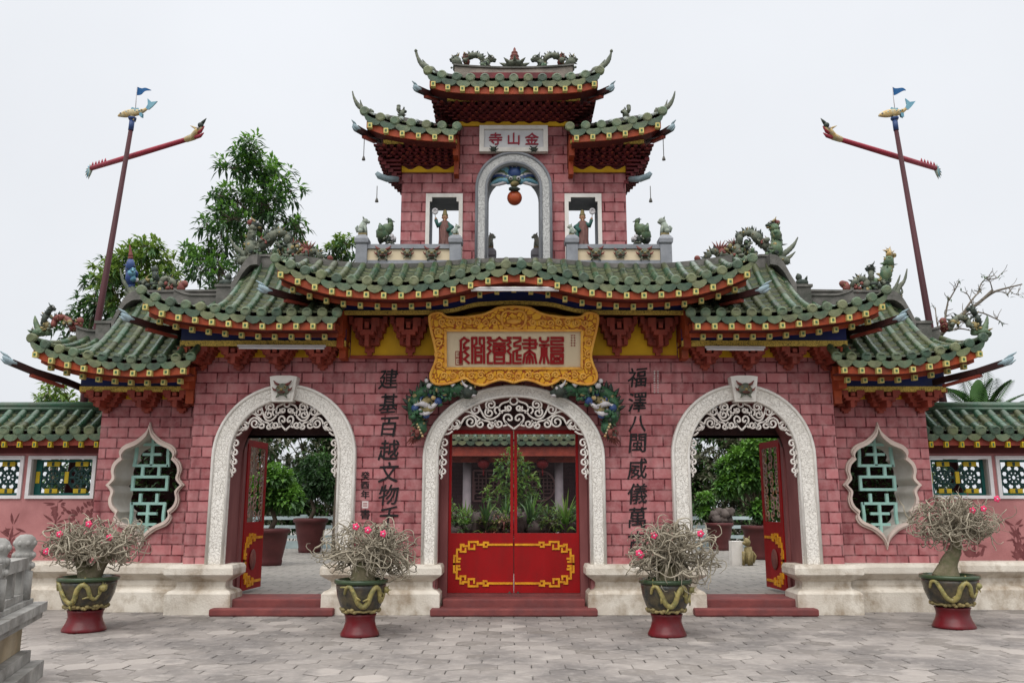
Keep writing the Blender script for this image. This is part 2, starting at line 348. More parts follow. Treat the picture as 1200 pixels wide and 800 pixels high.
        for k, pl in enumerate(polys):
            L = len(pl); ar = sum(pl[i][0]*pl[(i+1)%L][1]-pl[(i+1)%L][0]*pl[i][1] for i in range(L))
            cc = (ar > 0) == (k == 0)
            for i in range(L):
                a, b = o+i, o+(i+1)%L
                fs.append((b, a, a+n, b+n) if cc else (a, b, b+n, a+n))
            o += L
        s.add(vs, fs, m if ms is None else ms)
    def loft_rect(s, x0, x1, y0, y1, prof, m=0):
        vs = []
        for ins, z in prof: vs += [(x0+ins,y0+ins,z),(x1-ins,y0+ins,z),(x1-ins,y1-ins,z),(x0+ins,y1-ins,z)]
        k = len(prof)
        fs = [(i*4+j, i*4+(j+1)%4, (i+1)*4+(j+1)%4, (i+1)*4+j) for i in range(k-1) for j in range(4)]
        fs += [(3,2,1,0), tuple((k-1)*4+j for j in range(4))]
        s.add(vs, fs, m)
    def build(s, name, mats, parent=None, label=None, loc=None):
        me = bpy.data.meshes.new(name)
        L = Vector((0,0,0))
        p = parent
        while p is not None: L += p.location; p = p.parent
        if loc is not None: L += Vector(loc)
        me.from_pydata([(a-L.x, b-L.y, c-L.z) for a, b, c in s.v], [], s.f)
        for mm in (mats if isinstance(mats, (list, tuple)) else [mats]): me.materials.append(MATS[mm])
        me.polygons.foreach_set('material_index', s.m); me.polygons.foreach_set('use_smooth', s.s)
        if s.tone is not None:
            at = me.attributes.new('tone', 'FLOAT', 'FACE'); at.data.foreach_set('value', s.tone)
        me.update()
        o = bpy.data.objects.new(name, me); C.objects.link(o)
        if parent: o.parent = parent
        if loc is not None: o.location = loc
        if label: o['label'] = label
        return o
def thing(name, label, cat, loc=(0,0,0), group=None):
    o = bpy.data.objects.new(name, None); C.objects.link(o); o.location = loc; o.empty_display_size = .2
    o['label'] = label; o['category'] = cat
    if group: o['group'] = group
    return o
def tag(o, label, cat, group=None):
    o['label'] = label; o['category'] = cat
    if group: o['group'] = group
    return o
def pchip(pts):
    pts = sorted(pts); xs = [p[0] for p in pts]; ys = [p[1] for p in pts]; n = len(xs)
    h = [xs[i+1]-xs[i] for i in range(n-1)]; dl = [(ys[i+1]-ys[i])/h[i] for i in range(n-1)]
    d = [0]*n; d[0] = dl[0]; d[-1] = dl[-1]
    for i in range(1, n-1):
        d[i] = 0 if dl[i-1]*dl[i] <= 0 else 2/(1/dl[i-1]+1/dl[i])
    def f(x):
        if x <= xs[0]: return ys[0]+d[0]*(x-xs[0])
        if x >= xs[-1]: return ys[-1]+d[-1]*(x-xs[-1])
        i = max(k for k in range(n-1) if xs[k] <= x)
        t = (x-xs[i])/h[i]
        return (2*t**3-3*t**2+1)*ys[i]+(t**3-2*t*t+t)*h[i]*d[i]+(-2*t**3+3*t*t)*ys[i+1]+(t**3-t*t)*h[i]*d[i+1]
    return f
def text_mesh(body, size, offset=0.0, extrude=.006, wob=0.0):
    """verts/faces of a piece of writing, centred, in local (x, y) = (right, up), z = toward the reader"""
    cu = bpy.data.curves.new('writing', 'FONT'); cu.body = body; cu.size = size; cu.offset = offset; cu.extrude = extrude
    cu.align_x = 'CENTER'; cu.align_y = 'CENTER'; cu.resolution_u = 3
    ob = bpy.data.objects.new('writing', cu); C.objects.link(ob)
    bpy.context.view_layer.update()
    me = bpy.data.meshes.new_from_object(ob.evaluated_get(bpy.context.evaluated_depsgraph_get()))
    vs = [v.co.copy() for v in me.vertices]; fs = [tuple(p.vertices) for p in me.polygons]
    bpy.data.objects.remove(ob); bpy.data.curves.remove(cu); bpy.data.meshes.remove(me)
    if vs:
        cx = (min(v.x for v in vs)+max(v.x for v in vs))/2; cy = (min(v.y for v in vs)+max(v.y for v in vs))/2
        for v in vs:
            v.x -= cx; v.y -= cy
            if wob:
                q = noise.noise_vector(Vector((v.x, v.y, len(vs)*.37))*(2.6/size)); v.x += q.x*wob; v.y += q.y*wob
    return vs, fs
def writing(mb, body, cx, y, cz, size, m=0, offset=0, wob=0, sx=1, T=None, slant=0):
    vs, fs = text_mesh(body, size, offset, .006, wob)
    T = T or (lambda x,yy,z: (x,yy,z))
    mb.add([T(cx+v.x*sx+v.y*slant, y-v.z, cz+v.y+v.x*slant*.4) for v in vs], fs, m)

# ------------------------------------------------------------------ roofs
TILE = .215
def roof_mesh(x0, x1, E, ye, R, yr, ridge_y=None, sag=.07, mirror=None, caps=True, rb=.053):
    """tiled slope: pan tiles in stepped courses, barrel tiles over the joints, round end tiles and hanging drip tiles at the eave"""
    mb = MB(); n = max(2, round((x1-x0)/TILE)); xs = [x0+(x1-x0)*i/n for i in range(n+1)]; w = (x1-x0)/n
    def S(x, v, dz=0):
        z0 = E(x)+.145; z1 = R(x); z = z0+(z1-z0)*v-sag*4*v*(1-v)+dz; y = ye+(yr-ye)*v
        if mirror is not None: y = 2*mirror-y
        return Vector((x, y, z))
    for i in range(n):
        xa, xb = xs[i], xs[i+1]; xm = (xa+xb)/2
        ln = sqrt((yr-ye)**2+(R(xm)-E(xm)-.1)**2); m = max(2, round(ln/.15))
        us = [0, .25, .5, .75, 1]; rows = []
        for j in range(m):
            for v, dz in ((j/m, .030), ((j+1)/m, 0)):
                rows.append([S(xa+(xb-xa)*u, v, dz-.024*sin(pi*u)+.004*noise.noise(Vector((xa*9, j*3.1, u)))) for u in us])
        vs = [p for r in rows for p in r]
        mb.add(vs, [(a*5+b, a*5+b+1, (a+1)*5+b+1, (a+1)*5+b) for a in range(0, len(rows)-1, 2) for b in range(4)], 3, False)
        mb.add(vs, [(a*5+b, a*5+b+1, (a+1)*5+b+1, (a+1)*5+b) for a in range(1, len(rows)-1, 2) for b in range(4)], 5, False)
    for i in range(n+1):
        x = xs[i]; ln = sqrt((yr-ye)**2+(R(x)-E(x)-.1)**2); m = max(2, round(ln/.24)); rows = []
        tv = (S(x, .5)-S(x, .45)).normalized(); nv = Vector((1,0,0)).cross(tv); 
        if nv.z < 0: nv = -nv
        jx = RND.uniform(-.006, .006)
        for j in range(m):
            for v, r in ((j/m, rb*1.06), ((j+.93)/m, rb*.93)):
                c = S(x, v, .0); rows.append([c+Vector((jx,0,0))+Vector((1,0,0))*(r*cos(a))+nv*(r*sin(a)+.008) for a in [pi*k/8-.25*(k == 0)+.25*(k == 8) for k in range(9)]])
        vs = [p for r in rows for p in r]
        for a in range(len(rows)-1):
            if a % 2 == 0: bm_ = 4 if RND.random() < .22+.25*noise.noise(Vector((x*.9, a*.4, E(x)))) else 0
            mb.add(vs[a*9:a*9+18], [(b, b+1, 9+b+1, 9+b) for b in range(8)], bm_, True)
        if caps and mirror is None:
            c = S(x, 0, .012); k = 12
            vs = [(c.x+jx+rb*1.36*cos(2*pi*q/k), c.y-.012, c.z+rb*1.36*sin(2*pi*q/k)) for q in range(k)]
            vs += [(c.x+jx+rb*1.0*cos(2*pi*q/k), c.y-.024, c.z+rb*1.0*sin(2*pi*q/k)) for q in range(k)]
            vs += [(c.x+jx+rb*1.36*cos(2*pi*q/k), c.y+.03, c.z+rb*1.36*sin(2*pi*q/k)) for q in range(k)]
            fs = [(q, (q+1)%k, k+(q+1)%k, k+q) for q in range(k)]+[tuple(k+q for q in range(k))]+[(2*k+q, 2*k+(q+1)%k, (q+1)%k, q) for q in range(k)]
            mb.add(vs, fs, RND.choice((1,1,1,5,5,6)))
    if mirror is None:
        for i in range(n):
            xm = (xs[i]+xs[i+1])/2; zt = E(xm)+.13; hw = w*.53; dz = RND.uniform(-.006, .004); tl = RND.uniform(-.02,.02)
            sl = (E(xm+.05)-E(xm-.05))/.1
            pts = [(-hw,.0),(-hw*1.0,-.05),(-hw*.84,-.09),(-hw*.5,-.122),(0,-.14),(hw*.5,-.122),(hw*.84,-.09),(hw,-.05),(hw,0),(hw*.5,-.022),(0,-.032),(-hw*.5,-.022)]
            mb.plate([(xm+px, zt+pz+dz+px*(sl+tl)) for px, pz in pts], (), ye-.012+RND.uniform(-.006,.006), ye+.016, RND.choice((1,1,5,6,6)))
    # underside and closed ends
    N = max(6, n)
    def under(x, v):
        p = S(x, v); p.z -= .085; return p
    vs = []
    for i in range(N+1):
        x = x0+(x1-x0)*i/N
        for v in (0, .33, .66, 1): vs.append(under(x, v))
    mb.add(vs, [(a*4+b, a*4+b+1, (a+1)*4+b+1, (a+1)*4+b) for a in range(N) for b in range(3)], 2)
    for x in (x0, x1):
        vs = [];
        for v in (0, .2, .4, .6, .8, 1): vs += [S(x, v, .02), under(x, v)]
        mb.add(vs, [(2*a, 2*a+1, 2*a+3, 2*a+2) for a in range(5)], 2)
    return mb
def strip(mb, xs, zlo, zhi, y0, y1, m=0):
    vs = []
    for x in xs: vs += [(x,y0,zlo(x)),(x,y0,zhi(x)),(x,y1,zhi(x)),(x,y1,zlo(x))]
    k = len(xs); fs = [(i*4+j, i*4+(j+1)%4, (i+1)*4+(j+1)%4, (i+1)*4+j) for i in range(k-1) for j in range(4)]
    mb.add(vs, fs+[(3,2,1,0), tuple((k-1)*4+j for j in range(4))], m)
def lin(a, b, n): return [a+(b-a)*i/n for i in range(n+1)]
def eave(parent, x0, x1, E, ye, back, key_lo, key_hi, key_y, kx0, kx1, rows=2, sp=.235, first=True):
    """painted eave boards with yellow rafter ends, blue board and key-pattern strip under a roof"""
    n = max(8, int((x1-x0)/.08)); xs = lin(x0, x1, n)
    fb = MB()
    strip(fb, xs, lambda x: E(x)-.085, lambda x: E(x)+.02, ye+.03, ye+.06, 0)
    y2 = ye+.28
    strip(fb, xs, lambda x: E(x)-.085, lambda x: E(x)-.065, ye+.062, y2, 1)
    if rows == 2: strip(fb, xs, lambda x: E(x)-.145, lambda x: E(x)+.05, y2-.03, y2, 0)
    
    xk = lin(kx0, kx1, n)
    rs = .05 if rows == 2 else -.035
    strip(fb, xk, lambda x: key_hi(x)+.003, lambda x: max(E(x)+rs, key_hi(x)+.02), key_y-.02, key_y+.01, 2)
    strip(fb, xs, lambda x: E(x)+rs+.002, lambda x: E(x)+rs+.02, y2+.003, back, 1)
    strip(fb, xk, key_lo, key_hi, key_y-.045, key_y+.012, 3)
    strip(fb, xk, lambda x: key_lo(x)+.032, lambda x: key_lo(x)+.045, key_y+.015, back-.032, 1)
    fo = fb.build('eave_board', ['orange_board','dark_red_wood','blue_board','key_strip'], parent)
    k = max(1, round((x1-x0-.12)/sp)); pr = None
    for r in range(rows):
        m = k if r == 0 else k-1
        dz = -.045 if r == 0 else -.15; yy = (ye-.01) if r == 0 else y2-.075
        for i in range(m+1):
            x = x0+.06+(x1-x0-.12)*((i+(0 if r == 0 else .5))/k)
            z = E(x)+dz; tgt = MB()
            s = .034 if r == 0 else .032
            tgt.box(x-s, x+s, yy-.03, yy+.05, z-s*1.15, z+s*1.15, 0)
            tgt.box(x-s*.45, x+s*.45, yy-.034, yy-.03, z-s*.55, z+s*.55, 1)
            tgt.build('rafter_end', ['rafter_yellow','rafter_green'], fo)
    return fo
def hip_beam(parent, a, b, w=.075, h=.085):
    a = Vector(a); b = Vector(b); d = (b-a).normalized(); a0 = a-(b-a)*.42-Vector((0,0,.02))
    mb = MB(); mb.bar(a0, a+d*.01, w, h, 0)
    pts = [a, a.lerp(b,.5)-Vector((0,0,.02)), a.lerp(b,.86)]
    for p, q in zip(pts, pts[1:]): mb.bar(p, q+d*.01, w, h, 0)
    mb.bar(a+Vector((0,0,-.09)), a.lerp(b,.55)+Vector((0,0,-.085)), w*.8, h*.5, 1)
    o = mb.build('hip_beam', ['transom_dark','bracket_red'], parent)
    tp = MB(); s0 = a.lerp(b,.85)
    tp.tube([s0-d*.05, s0.lerp(b,.3), s0.lerp(b,.7)+Vector((0,0,.02)), b+Vector((0,0,.05))], [w*.55,w*.66,w*.55,w*.2], 8, 0)
    tp.tube([s0.lerp(b,.2)+Vector((0,0,.03)), s0.lerp(b,.7)+Vector((0,0,.07)), b+d*.05+Vector((0,0,.10))], [w*.3,w*.3,w*.08], 6, 0)
    tp.tube([s0.lerp(b,.2)-Vector((0,0,.03)), s0.lerp(b,.7)-Vector((0,0,.03)), b+d*.03-Vector((0,0,.0))], [w*.3,w*.3,w*.08], 6, 0)
    tp.build('beam_tip', 'tip_blue', o)
def bracket(parent, x, y, z0, z1, w, m='bracket_red'):
    """stepped corbel bracket: block tiers widening upward with cross arms"""
    mb = MB(); n = 5; h = (z1-z0)/n
    mb.box(x-.035, x+.035, y-.07, y, z0-h*.5, z0)
    for k in range(n):
        ww = .07+(w/2-.07)*(k/(n-1))**.9; d = .07+.045*k
        mb.box(x-ww, x+ww, y-d, y+.002*k, z0+k*h, z0+(k+1)*h-.008)
        if k >= 1:
            for s in (-1,1): mb.box(x+s*ww-.03, x+s*ww+.03, y-d-.03, y-.01, z0+k*h+.01, z0+(k+1)*h+.012)
    # raised U arm in front
    d = .07+.045*(n-1)
    zc = z0+2.2*h
    mb.box(x-.03, x+.03, y-d-.09, y-.01, z0+.5*h, z0+2.2*h)
    mb.box(x-.10, x+.10, y-d-.10, y-.01, zc, zc+h*.8)
    for s in (-1,1):
        mb.box(x+s*.10-.035, x+s*.10+.035, y-d-.11, y-.01, zc+h*.5, z1-.02)
        mb.box(x+s*.15-.03, x+s*.15+.03, y-d-.105, y-.01, zc+h*1.3, z1-.02)
    mb.box(x-.03, x+.03, y-d-.13, y-.01, zc+h*1.0, zc+h*1.9)
    return mb.build('bracket', m, parent)

# ------------------------------------------------------------------ the gate
gate = thing('temple_gate', 'three-arched pink brick temple gate with tiers of green tiled roofs and a tower on top', 'gate', (0,.33,0))
def arch_pts(cx, hw, zs, rise, n=24, z0=0.0, ex=2.0):
    pts = [(cx-hw, z0)]
    for i in range(n+1):
        a = pi-pi*i/n; ca, sa = cos(a), sin(a)
        pts.append((cx+hw*math.copysign(abs(ca)**(2/ex), ca), zs+rise*abs(sa)**(2/ex)))
    pts.append((cx+hw, z0)); return pts
SX = 3.35; SH = .785; SO = 1.05; CH = 1.094; CO = 1.325
ZS = 2.2
outl = [(-4.74,0)]+arch_pts(-SX, SH, ZS, .83, 24)+arch_pts(0, CH, ZS, .87, 28)+arch_pts(SX, SH, ZS, .83, 24)+[(4.74,0),(4.74,3.95),(-4.74,3.95)]
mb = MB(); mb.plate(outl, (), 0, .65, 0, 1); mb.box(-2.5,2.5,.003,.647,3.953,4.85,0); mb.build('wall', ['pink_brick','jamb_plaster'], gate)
# piers with the vase shaped windows
def smooth_seg(*segs):
    out = []
    for sg in segs:
        c = catmull(sg, 6); out += c[:-1]
    return out
def vase_outline(cx, cz, k=1.0):
    q = [[(0,.94),(.05,.80),(.19,.67),(.36,.59),(.43,.50),(.41,.42)], [(.41,.42),(.50,.33),(.53,.22),(.51,.10),(.59,0)],
         [(.59,0),(.51,-.10),(.53,-.22),(.50,-.33),(.41,-.42)], [(.41,-.42),(.43,-.50),(.36,-.59),(.19,-.67),(.05,-.80),(0,-.94)]]
    rt = smooth_seg(*q); lf = [(-x, -z) for x, z in rt]
    return [(cx+x*k, cz+z*k) for x, z in rt+lf]
PY = .35
for s in (-1, 1):
    cx = s*5.50; cz = 1.80
    mb = MB(); x0, x1 = sorted((s*4.745, s*6.26))
    mb.plate([(x0,0),(x1,0),(x1,3.55),(x0,3.55)], [vase_outline(cx, cz, .94)], PY, PY+.66, 0, 1)
    mb.build('pier_wall', ['pink_brick','window_plaster'], gate)
    mb = MB(); mb.plate(vase_outline(cx, cz, 1.0), [vase_outline(cx, cz, .90)], PY-.05, PY-.002, 0)
    mb.plate(vase_outline(cx, cz, .96), [vase_outline(cx, cz, .895)], PY-.075, PY-.052, 0)
    wf = mb.build('window_frame', 'vase_frame', gate)
    # longevity character lattice
    mb = MB(); yl = PY+.26; w = .041
    def B(x0_, z0_, x1_, z1_):
        mb.bar((cx+.84*x0_+s*.055, yl, cz+z0_), (cx+.84*x1_+s*.055, yl, cz+z1_), w, w+.002*(len(mb.f)//6 % 5), 0, (0,1,0))
    def PL(pts): 
        for a, b in zip(pts, pts[1:]):
            d = Vector((b[0]-a[0], b[1]-a[1])).normalized()*w*.5; B(a[0]-d.x, a[1]-d.y, b[0]+d.x, b[1]+d.y)
    B(0,.90,0,.30); B(-.17,.62,.17,.62); B(-.17,.47,.17,.47)
    for q in (-1,1):
        PL(catmull([(q*.36,.78),(q*.31,.68),(q*.29,.5),(q*.31,.30)], 4)); PL(catmull([(q*.30,-.27),(q*.29,-.5),(q*.34,-.66),(q*.42,-.72)], 4))
        B(q*.15,.30,q*.15,.14); B(q*.15,-.12,q*.15,-.27)
    B(-.31,.30,.31,.30); PL([(-.31,.13),(.31,.13),(.31,-.06),(-.31,-.06),(-.31,.13)]); B(-.30,-.27,.30,-.27)
    B(0,-.27,0,-.90); B(-.17,-.42,.17,-.42); B(-.17,-.58,.17,-.58)
    mb.build('window_lattice', 'jade_paint', gate)
# plinths
PROF = [(0,0),(0,.28),(.03,.315),(.10,.345),(.115,.37),(.115,.44),(.06,.48),(.0,.52),(-.025,.545),(-.025,.63),(-.005,.675),(.03,.68)]
def plinth(x0, x1, y0, y1, name='plinth', par=None, dz=0):
    mb = MB(); x0, x1 = min(x0,x1), max(x0,x1); mb.loft_rect(x0, x1, y0, y1, [(a, b-dz*(b > 0)) for a, b in PROF], 0); return mb.build(name, 'plinth_stone', par or gate)
for s in (-1, 1):
    plinth(s*4.89, s*3.97, -.2, .345); plinth(s*2.70, s*1.04, -.2, .345); plinth(s*6.42, s*4.76, .13, .342, dz=.005)
# arch surrounds, scrollwork
def surround(cx, hi, ho, rise_i, rise_o, mat, y=0, z0=.68, zs=ZS, name='arch_surround', d=.08):
    mb = MB(); o = arch_pts(cx, ho, zs, rise_o, 32, z0); i = arch_pts(cx, hi, zs, rise_i, 32, z0)
    mb.plate(o+i[::-1], (), y-d, y-.002, 0)
    for ring, k in ((arch_pts(cx, ho-.02, zs, rise_o-.02, 32, z0), .024), (arch_pts(cx, hi+.02, zs, rise_i+.02, 32, z0), .022)):
        mb.tube([(p[0], y-d-.004, p[1]) for p in ring], k, 6, 1)
    return mb.build(name, [mat, 'pale_stone' if mat == 'carved_stone' else 'grey_stone'], gate)
surround(0, CH, CO, .87, 1.05, 'carved_stone')
for s in (-1,1): surround(s*SX, SH, SO, .83, 1.06, 'carved_stone')
def mask(mb, x, y, z, r, mg=0, mr=1, mo=2):
    """horned beast face in relief"""
    mb.ell((x,y,z), (r,r*.55,r*.85), mg, jit=.3)
    for s in (-1,1):
        mb.ell((x+s*r*.45, y-r*.45, z+r*.25), r*.22, mo, 8, 6); mb.ell((x+s*r*.45, y-r*.62, z+r*.25), r*.1, 3, 6, 5)
        mb.tube([(x+s*r*.5,y-r*.1,z+r*.6),(x+s*r*.95,y-r*.15,z+r*.85),(x+s*r*1.25,y-r*.1,z+r*1.25)], [r*.24,r*.17,r*.05], 6, mr)
        mb.tube([(x+s*r*.7,y-r*.1,z-.1*r),(x+s*r*1.15,y-r*.2,z-.05*r),(x+s*r*1.4,y-r*.15,z+.3*r)], [r*.2,r*.15,r*.05], 6, mr)
        mb.tube([(x+s*r*.35,y-r*.2,z-.6*r),(x+s*r*.6,y-r*.3,z-1.0*r),(x+s*r*.8,y-r*.25,z-1.2*r)], [r*.2,r*.14,r*.04], 6, mg)
    mb.ell((x, y-r*.6, z-r*.05), (r*.25,r*.25,r*.2), mo, 8, 6)
    mb.ell((x, y-r*.5, z-r*.42), (r*.55,r*.25,r*.16), mr, 8, 6); mb.ell((x, y-r*.62, z-r*.42), (r*.4,r*.18,r*.07), 3, 8, 6)
MASK = ['dragon_grey','dragon_rust','dragon_ochre','dragon_dark']
for s in (-1,1):
    mb = MB(); kx = s*3.385
    mb.plate([(kx-.15,2.99),(kx+.15,2.99),(kx+.20,3.36),(kx+.1,3.375),(kx-.1,3.375),(kx-.20,3.36)], (), -.19, -.002, 0)
    mb.plate([(kx-.115,3.03),(kx+.115,3.03),(kx+.15,3.32),(kx-.15,3.32)], (), -.20, -.188, 0)
    ks = mb.build('keystone', 'pale_stone', gate)
    mb = MB(); mask(mb, kx, -.21, 3.165, .105); mb.build('beast_mask', MASK, ks)
def spiral(cx, cz, r, a0, turns, dirn, n=22):
    """from the outside (angle a0) winding in"""
    return [(cx+r*(1-.78*t)*cos(a0+dirn*2*pi*turns*t), cz+r*(1-.78*t)*sin(a0+dirn*2*pi*turns*t)) for t in [i/n for i in range(n+1)]]
def scrollwork(cx, kx, z_top, kz, name='arch_scrollwork', side=True):
    mb = MB(); rt = .0155
    # coordinates measured on the centre arch, origin at axis, unit 1 = 8x zoomed pixel
    def T(x, y): return (cx+(x-1065)*kx, z_top-(y-275)*kz)
    def line(pts, r=rt):
        for s in (-1,1): mb.tube([(cx+s*(p[0]-cx), -.05, p[1]) for p in pts], r, 5, 0)
    def link(px): return [T(*p) for p in catmull(px, 6)]
    rk = min(kx*1.25, kz)
    def sp(x, y, r, a0, turns, d):
        c = T(x, y); return spiral(c[0], c[1], r*rk, a0, turns, d)
    line(sp(845,345,50,radians(200),1.5,-1)); line(sp(830,420,46,radians(100),1.3,1))
    line(link([(798,362),(812,395),(822,376)]))
    a = sp(700,390,52,radians(60),1.5,1); line(a)
    line(link([(725,345),(748,400),(790,465),(850,480),(910,450),(950,405),(1000,400)]))
    line(sp(650,505,60,radians(100),1.5,-1)); line(link([(640,447),(590,470),(560,520),(520,560),(480,575)]))
    line(sp(505,525,50,radians(-80),1.5,1)); line(sp(445,545,42,radians(120),1.4,1))
    line(link([(480,415),(560,405),(640,415),(700,450),(760,490)])); line(link([(480,590),(440,615),(390,625),(365,650)]))
    line(sp(745,525,44,radians(50),1.4,1)); line(link([(775,492),(820,500),(845,520)])); line(sp(838,538,34,radians(70),1.3,-1))
    line(sp(922,522,42,radians(130),1.4,1)); line(link([(895,500),(870,520),(850,560)])); line(link([(960,545),(1000,530),(985,500)]))
    line(link([(1065,572),(1030,545),(985,510),(968,470),(985,440),(1020,438),(1045,460),(1045,485),(1020,490),(1008,472)]))
    line(link([(1028,305),(1000,318),(950,335),(925,370),(935,410),(960,420)])); line(sp(1015,375,32,radians(150),1.4,1))
    line(link([(930,375),(895,370),(880,400),(900,430)]))
    ring = [T(1065+38*cos(2*pi*i/14), 308+36*sin(2*pi*i/14)) for i in range(15)]
    mb.tube([(p[0], -.05, p[1]) for p in ring], rt, 5, 0)
    # C scrolls running down the jambs, and the rim
    for k, (yy, r) in enumerate(((700,44),(790,40),(880,38),(965,34))):
        c = T(365, yy); rr = r*rk; d = 1
        pts = spiral(cx+(c[0]-cx)+rr*.75, c[1], rr, radians(215), 1.35, -1); line(pts)
        line([(c[0]+.012, c[1]-rr*.5), (c[0]+.03, c[1]-rr*1.2), (c[0]+.012, c[1]-rr*1.9)])
    return mb.build(name, 'white_scroll', gate)
kz = 1/8/1000*12.9
scrollwork(0, 1.094/ (1065-350), 3.07, kz*.98)
for s in (-1,1): scrollwork(s*SX, .785/(1065-350), 3.03, kz*.93)
# transoms and jambs
mb = MB(); mb.plate([(-.97,2.65),(.97,2.65)]+[q for q in arch_pts(0,1.02,ZS,.84,40,2.651) if q[1] > 2.6][::-1][1:-1], (), .34, .38, 0)
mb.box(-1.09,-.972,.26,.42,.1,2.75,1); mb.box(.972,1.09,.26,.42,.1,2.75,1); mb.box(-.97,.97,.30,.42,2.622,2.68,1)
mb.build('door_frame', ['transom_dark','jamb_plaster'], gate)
for s in (-1,1):
    mb = MB(); mb.plate([(s*SX-.78,2.55),(s*SX+.78,2.55)]+arch_pts(s*SX,.775,ZS,.82,24,2.551)[::-1][1:-1], (), .50, .56, 0)
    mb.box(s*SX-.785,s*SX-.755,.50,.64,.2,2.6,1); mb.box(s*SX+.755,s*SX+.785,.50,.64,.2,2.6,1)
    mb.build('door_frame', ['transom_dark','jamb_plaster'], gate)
# centre doors
FRET = [[(.03,.275),(.38,.275),(.38,.305),(.44,.305),(.44,.245),(.40,.245)],[(.44,.275),(.53,.275),(.53,.315),(.66,.315),(.66,.215),(.58,.215),(.58,.265)],
        [(.66,.255),(.74,.255),(.74,.275),(.78,.275),(.78,.175),(.71,.175),(.71,.215)],[(.78,.205),(.835,.205),(.835,.075),(.79,.075)],
        [(.835,.115),(.875,.115),(.875,.0)],[(.835,.075),(.835,.03),(.80,.03)]]
def fret(mb, T, m=0, w=.03):
    for pl in FRET:
        for sg in (1,-1):
            for qi, (a, b) in enumerate(zip(pl, pl[1:])):
                dx = math.copysign(w/2, b[0]-a[0]) if a[1] == b[1] else 0; dz = math.copysign(w/2, b[1]-a[1]) if a[0] == b[0] else 0
                mb.bar(T(a[0]-dx, sg*(a[1]-dz)), T(b[0]+dx, sg*(b[1]+dz)), w-.0007*qi, .012+.0016*qi+.0004*len(pl), m, (0,1,0) if abs(T(1,0)[1]-T(0,0)[1]) < .3 else (1,0,0))
for s in (-1,1):
    mb = MB(); y0, y1 = .32, .375
    def bx(a0, a1, z0, z1, yy0=y0, yy1=y1): mb.box(s*a0, s*a1, yy0, yy1, z0, z1, 0)
    bx(.006,.968,.25,1.10); bx(.006,.05,1.10,2.62); bx(.93,.968,1.10,2.62); bx(.05,.93,2.56,2.62)
    d = mb.build('door', 'red_lacquer', gate)
    mb = MB(); fret(mb, lambda a, z: (s*a, y0-.006, .66+z*1.0)); mb.build('gold_fret', 'gold_paint', d)
    mb = MB(); mb.add([(s*.05,.347,1.10),(s*.93,.347,1.10),(s*.93,.347,2.56),(s*.05,.347,2.56)], [(0,1,2,3)]); mb.build('glass_pane', 'pane_glass', d)
    mb = MB(); mb.tube([(s*.03, y0-.02, .235), (s*.09, y0-.02, .235)], .014, 6); mb.box(s*.05, s*.075, y0-.02, y0, .22, .27); mb.build('latch', 'dragon_dark', d)
# open leaves of the side doors, swung into the court
for s in (-1,1):
    xh = s*(SX+.785); mb = MB(); yh = .655; Lw = .80; ang = radians(5)
    def T(a, t, z): # a along the leaf, t thickness (toward the opening)
        return (xh-s*(t*cos(ang)+a*sin(ang)), yh+a*cos(ang)-t*sin(ang), z)
    def lb(a0, a1, z0, z1, t0=0, t1=.045, m=0):
        vs = [T(a, t, z) for z in (z0, z1) for a, t in ((a0,t0),(a1,t0),(a1,t1),(a0,t1))]
        mb.add(vs, [(0,3,2,1),(4,5,6,7),(0,1,5,4),(1,2,6,5),(2,3,7,6),(3,0,4,7)], m)
    lb(0,Lw,.24,1.15); lb(0,.09,1.15,2.5); lb(Lw-.09,Lw,1.15,2.5); lb(.09,Lw-.09,2.40,2.5); lb(.09,Lw-.09,1.15,1.25)
    d = mb.build('door', 'red_lacquer', gate, 'red side door standing open')
    mb = MB(); fret(mb, lambda a, z: T(Lw-.05-a*.8, .052, .68+z*1.2), 0, .038); mb.build('gold_fret', 'gold_paint', d)
    mb = MB(); mb.ell(T(Lw*.5,.05,.68), (.02,.16,.16), 0); mb.build('medallion', 'dragon_rust', d)
    mb = MB(); rr = random.Random(5)
    for i in range(9):
        for j in range(3):
            c = (.17+.23*j, 1.36+.125*i); ph = rr.uniform(0,6)
            mb.tube([T(*((c[0]+q[0]-0, .03, c[1]+q[1]))) for q in spiral(0,0,.085,ph,1.2,1 if (i+j)%2 else -1,10)], .012, 4)
    for q in (0,1): mb.tube([T(.1+q*(Lw-.2),.03,1.25), T(.1+q*(Lw-.2),.03,2.4)], .012, 4)
    mb.build('carved_panel', 'leaf_carving', d)

# ---- lower tiers of roof
def sgn(f, s): return lambda x: f(s*x)
def fromoff(lst, Y):
    """list of (pixel offset from axis, pixel y) -> function |x| -> z"""
    pts = [W(602+o, y, Y) for o, y in lst]; return pchip(pts)
# centre roof
CE = -1.25; CR = -.38
_ce = fromoff([(0,322),(30,326),(62,334),(100,341),(142,343),(200,340),(238,332),(265,322),(284,314)], CE)
_cr = fromoff([(0,305),(40,306),(70,308),(100,311),(150,312),(200,310),(250,306),(300,302)], CR)
Ec = lambda x: _ce(abs(x)); Rc = lambda x: _cr(abs(x))
CXE = 3.29
mb = roof_mesh(-CXE, CXE, Ec, CE, Rc, CR, sag=.05); mb2 = roof_mesh(-CXE, CXE, Ec, CE, Rc, CR, mirror=.33, sag=.05)
o = len(mb.v); mb.v += mb2.v; mb.f += [[i+o for i in f] for f in mb2.f]; mb.m += mb2.m; mb.s += mb2.s
croof = mb.build('roof', ['green_tile','tile_end','dark_red_wood','pan_tile','moss_tile','tile_end_olive','tile_end_dark'], gate)
mb = MB(); xs = lin(-CXE+.05, CXE-.05, 60)
